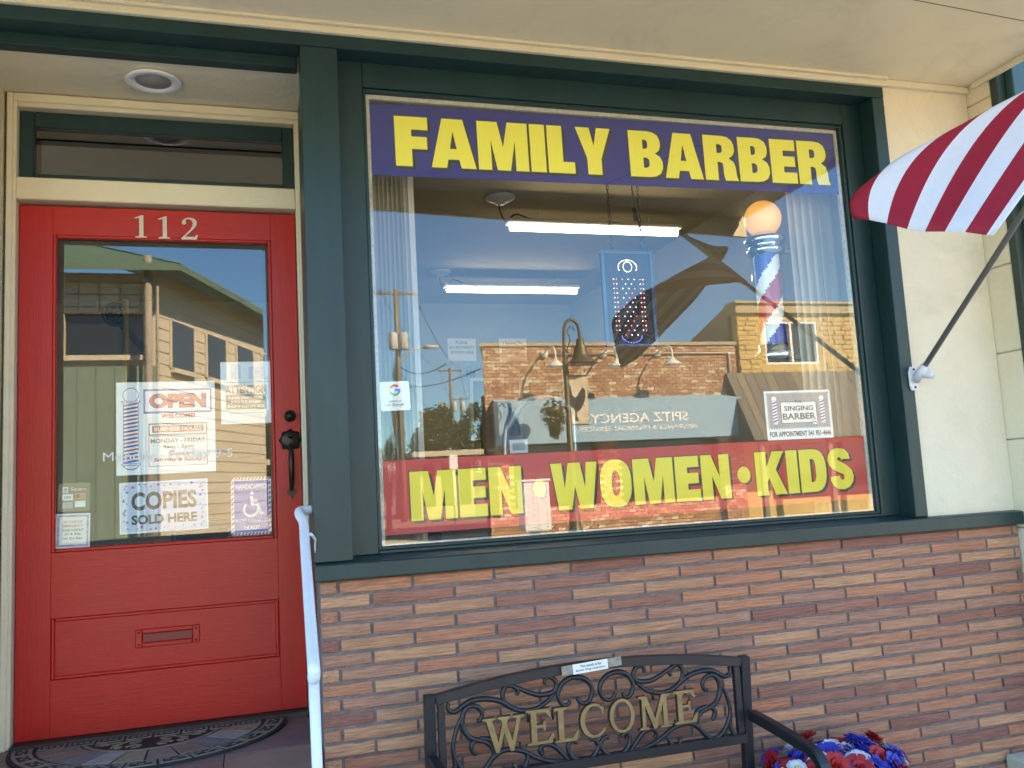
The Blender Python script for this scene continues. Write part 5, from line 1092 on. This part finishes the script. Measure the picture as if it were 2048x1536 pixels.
# low shop at the end of the side street
a = A(838, 905, 50); c = A(945, 905, 50)
t = thing('low_building', ((a.x+c.x)/2, a.y, -.16), 'low flat building with pale overhanging roof down the street', 'building')
b = MB(); b.box(a.x, c.x, a.y-8, a.y, -.16, a.z-.3); b.build('wall', mat('low_wall', (.34, .25, .20), .9, .1, 1), t)
b = MB(); b.box(a.x-.6, c.x+.6, a.y-8.5, a.y+1.2, a.z-.3, a.z); b.build('roof', mat('pale_roof', (.55, .48, .38), .8), t)
for k in range(3): b = MB(); w_ = (c.x-a.x)/3; b.box(a.x+w_*k+.2, a.x+w_*(k+1)-.2, a.y+.001, a.y+.03, .5, a.z-.7); b.build('window', MATS['dark_glass'], t)
c = A(906, 925, 40)
t = thing('roadside_sign', (c.x, c.y, -.16), 'white box sign on posts before the low building', 'sign')
b = MB(); b.box(c.x-.2, c.x+.2, c.y-.1, c.y+.1, c.z-.35, c.z+.35); b.build('sign_box', wtx, t, bevel=.02)
b = MB(); b.sweep([(c.x, c.y, -.16), (c.x, c.y, c.z-.35)], .06, 8); b.build('post', gal, t)
# parcel mailbox cluster
a = A(1046, 950, 18.6); c = A(1100, 1040, 18.6)
t = thing('cluster_mailbox', ((a.x+c.x)/2, a.y, .02), 'white cluster mailbox on pedestal across the street', 'mailbox')
bw_ = .62; mxm = (a.x+c.x)/2
b = MB(); b.box(mxm-bw_/2, mxm+bw_/2, a.y-.45, a.y, .45, 1.55); b.box(mxm-bw_/2-.03, mxm+bw_/2+.03, a.y-.5, a.y+.04, 1.55, 1.6); b.build('cabinet', wtx, t, bevel=.01)
b = MB(); b.lathe([(.0005, 0), (.2, 0), (.2, .04), (.12, .06), (.12, .43), (.0005, .43)], mxm, a.y-.22, .02, 14); b.build('pedestal', wtx, t)
for i in range(2):
    for j in range(8): b = MB(); b.box(mxm-bw_/2+.02+i*.3, mxm-bw_/2+.29+i*.3, a.y+.001, a.y+.012, .48+j*.132, .48+j*.132+.122); dn = b.build('box_door', wtx, t); b = MB(); b.box(mxm-bw_/2+.22+i*.3, mxm-bw_/2+.25+i*.3, a.y+.013, a.y+.018, .53+j*.132, .55+j*.132); b.build('keyhole', ink, dn)

# corner building seen in the door glass
D = lambda px_, py_, Y=22.0: atr(px_, py_, Y, YD)
yd0 = D(200, 600).y; cx1 = D(310, 548).x; cx0 = D(20, 600).x-3
ze = D(310, 548).z
t = thing('corner_building', (cx0, yd0-4, 0), 'tan two storey corner building with green metal roof', 'building')
tanb = mat('tan_block', (.52, .46, .36), .9, .08, 2); sid = mat('tan_siding', (.54, .48, .38), .85, .06, 2); grn = mat('green_siding', (.16, .22, .18), .7, .1, 2); rfm = mat('green_roof', (.10, .17, .12), .55, .1, 3)
w0, w1, v0, v1 = D(128, 680).x, D(292, 680).x, D(200, 712).z, D(200, 625).z
b = MB(); frame(b, cx0, cx1, v0-.25, ze, w0, w1, v0, v1, yd0-.3, yd0); fw = b.build('front_wall', tanb, t)
gr = mat('joint_dark', (.16, .12, .08), .9); b = MB(); zz = v1+.12
while zz < ze: b.box(cx0, cx1-.01, yd0+.0005, yd0+.004, zz, zz+.025); zz += .30
x = cx1-.33
while x > cx0: b.box(x, x+.02, yd0+.0045, yd0+.007, v1+.02, ze); x -= .45
jo = b.build('block_joint', gr, fw); jo['kind'] = 'stuff'
b = MB(); b.box(cx0, cx1, yd0-.3, yd0+.02, 0, v0-.251); lw = b.build('lower_wall', grn, t)
x = cx0
while x < cx1-.2: b = MB(); b.box(x+.01, x+.38, yd0+.021, yd0+.035, .3, v0-.27); b.build('board', grn, lw); x += .4
b = MB(); b.box(w0, w1, yd0-.26, yd0-.2, v0, v1); b.build('window', MATS['dark_glass'], t)
b = MB(); b.box(w0-.08, w1+.08, yd0+.001, yd0+.15, v0-.12, v0-.001); b.build('window_sill', sid, t)
sdir = Vector((.40, -1, 0)).normalized(); nrm = Vector((1, .40, 0)).normalized(); L_ = 8.5
C0 = Vector((cx1, yd0, 0))
b = MB(); b.hexa(C0, C0+sdir*L_, C0+sdir*L_+Vector((0, 0, ze)), C0+Vector((0, 0, ze)), -nrm*.3); sw = b.build('side_wall', sid, t)
zz = .3
while zz < ze-.1: b = MB(); p = C0+nrm*.002+Vector((0, 0, zz)); b.hexa(p, p+sdir*L_, p+sdir*L_+Vector((0, 0, .26))-nrm*.001, p+Vector((0, 0, .26))-nrm*.001, nrm*.02); b.build('siding_board', sid, sw); zz += .285
for k in range(4):
    s0 = .7+k*2.0; zl_, zh_ = D(330, 728).z, D(330, 630).z; p = C0+sdir*s0+nrm*.024
    b = MB(); b.hexa(p+Vector((0, 0, zl_)), p+sdir*1.2+Vector((0, 0, zl_)), p+sdir*1.2+Vector((0, 0, zh_)), p+Vector((0, 0, zh_)), nrm*.03); wd_ = b.build('window', MATS['far_glass'], t)
    b = MB(); b.hexa(p+Vector((0, 0, zl_-.12)), p+sdir*1.2+Vector((0, 0, zl_-.12)), p+sdir*1.2+Vector((0, 0, zl_-.002)), p+Vector((0, 0, zl_-.002)), nrm*.12); b.build('sill', sid, wd_)
    for ss in (-.09, 1.201): b = MB(); q = p+sdir*ss; b.hexa(q+Vector((0, 0, zl_)), q+sdir*.088+Vector((0, 0, zl_)), q+sdir*.088+Vector((0, 0, zh_)), q+Vector((0, 0, zh_)), nrm*.05); b.build('frame', sid, wd_)
b = MB(); E_ = .7; zr2 = ze+1.5
q0 = C0+nrm*E_+Vector((0, E_, ze)); q1 = C0+nrm*E_+sdir*L_+Vector((0, 0, ze)); q2 = q1-nrm*4+Vector((0, 0, 1.8)); q3 = C0+Vector((-3.2, -3.0, zr2+.3)); q4 = Vector((cx0, yd0+E_, ze)); q5 = Vector((cx0, yd0-3, zr2+.3))
dn_ = Vector((0, 0, -.14))
b.hexa(q0, q1, q2, q3, dn_); b.hexa(q4, q0, q3, q5, dn_); rf = b.build('roof', rfm, t)
for k in range(26):
    b = MB(); u = k/25; p = q0.lerp(q1, u); q = q3.lerp(q2, u); b.sweep([p+Vector((0, 0, .02)), q+Vector((0, 0, .02))], .025, 4); b.build('roof_seam', rfm, rf)
b = MB(); p = D(297, 700, 21.4); b.sweep([(p.x, p.y, 0), (p.x, p.y, D(297, 512, 21.4).z)], .085, 8); b.sweep([(p.x+.2, p.y, 0), (p.x+.2, p.y, D(297, 560, 21.4).z)], .035, 6)
tag(b.build('service_mast', mat('mast_tan', (.30, .26, .21), .8, .2, 2)), 'tan wooden service mast with conduit before the corner building', 'mast')
# a few far hills to close the street
b = MB(); n = 40
vs = []
for k in range(n+1):
    a = math.pi*(1.0+k/n); r_ = 900; hgt = 26+14*math.sin(k*.7)+9*math.sin(k*1.9); vs += [(r_*math.cos(a), r_*math.sin(a), -2), (r_*1.25*math.cos(a), r_*1.25*math.sin(a), hgt)]
b.add(vs, [(2*k, 2*k+2, 2*k+3, 2*k+1) for k in range(n)], 0, True); struct(b.build('hills', mat('wooded_hill', (.05, .07, .04), .95, .3, .02)))
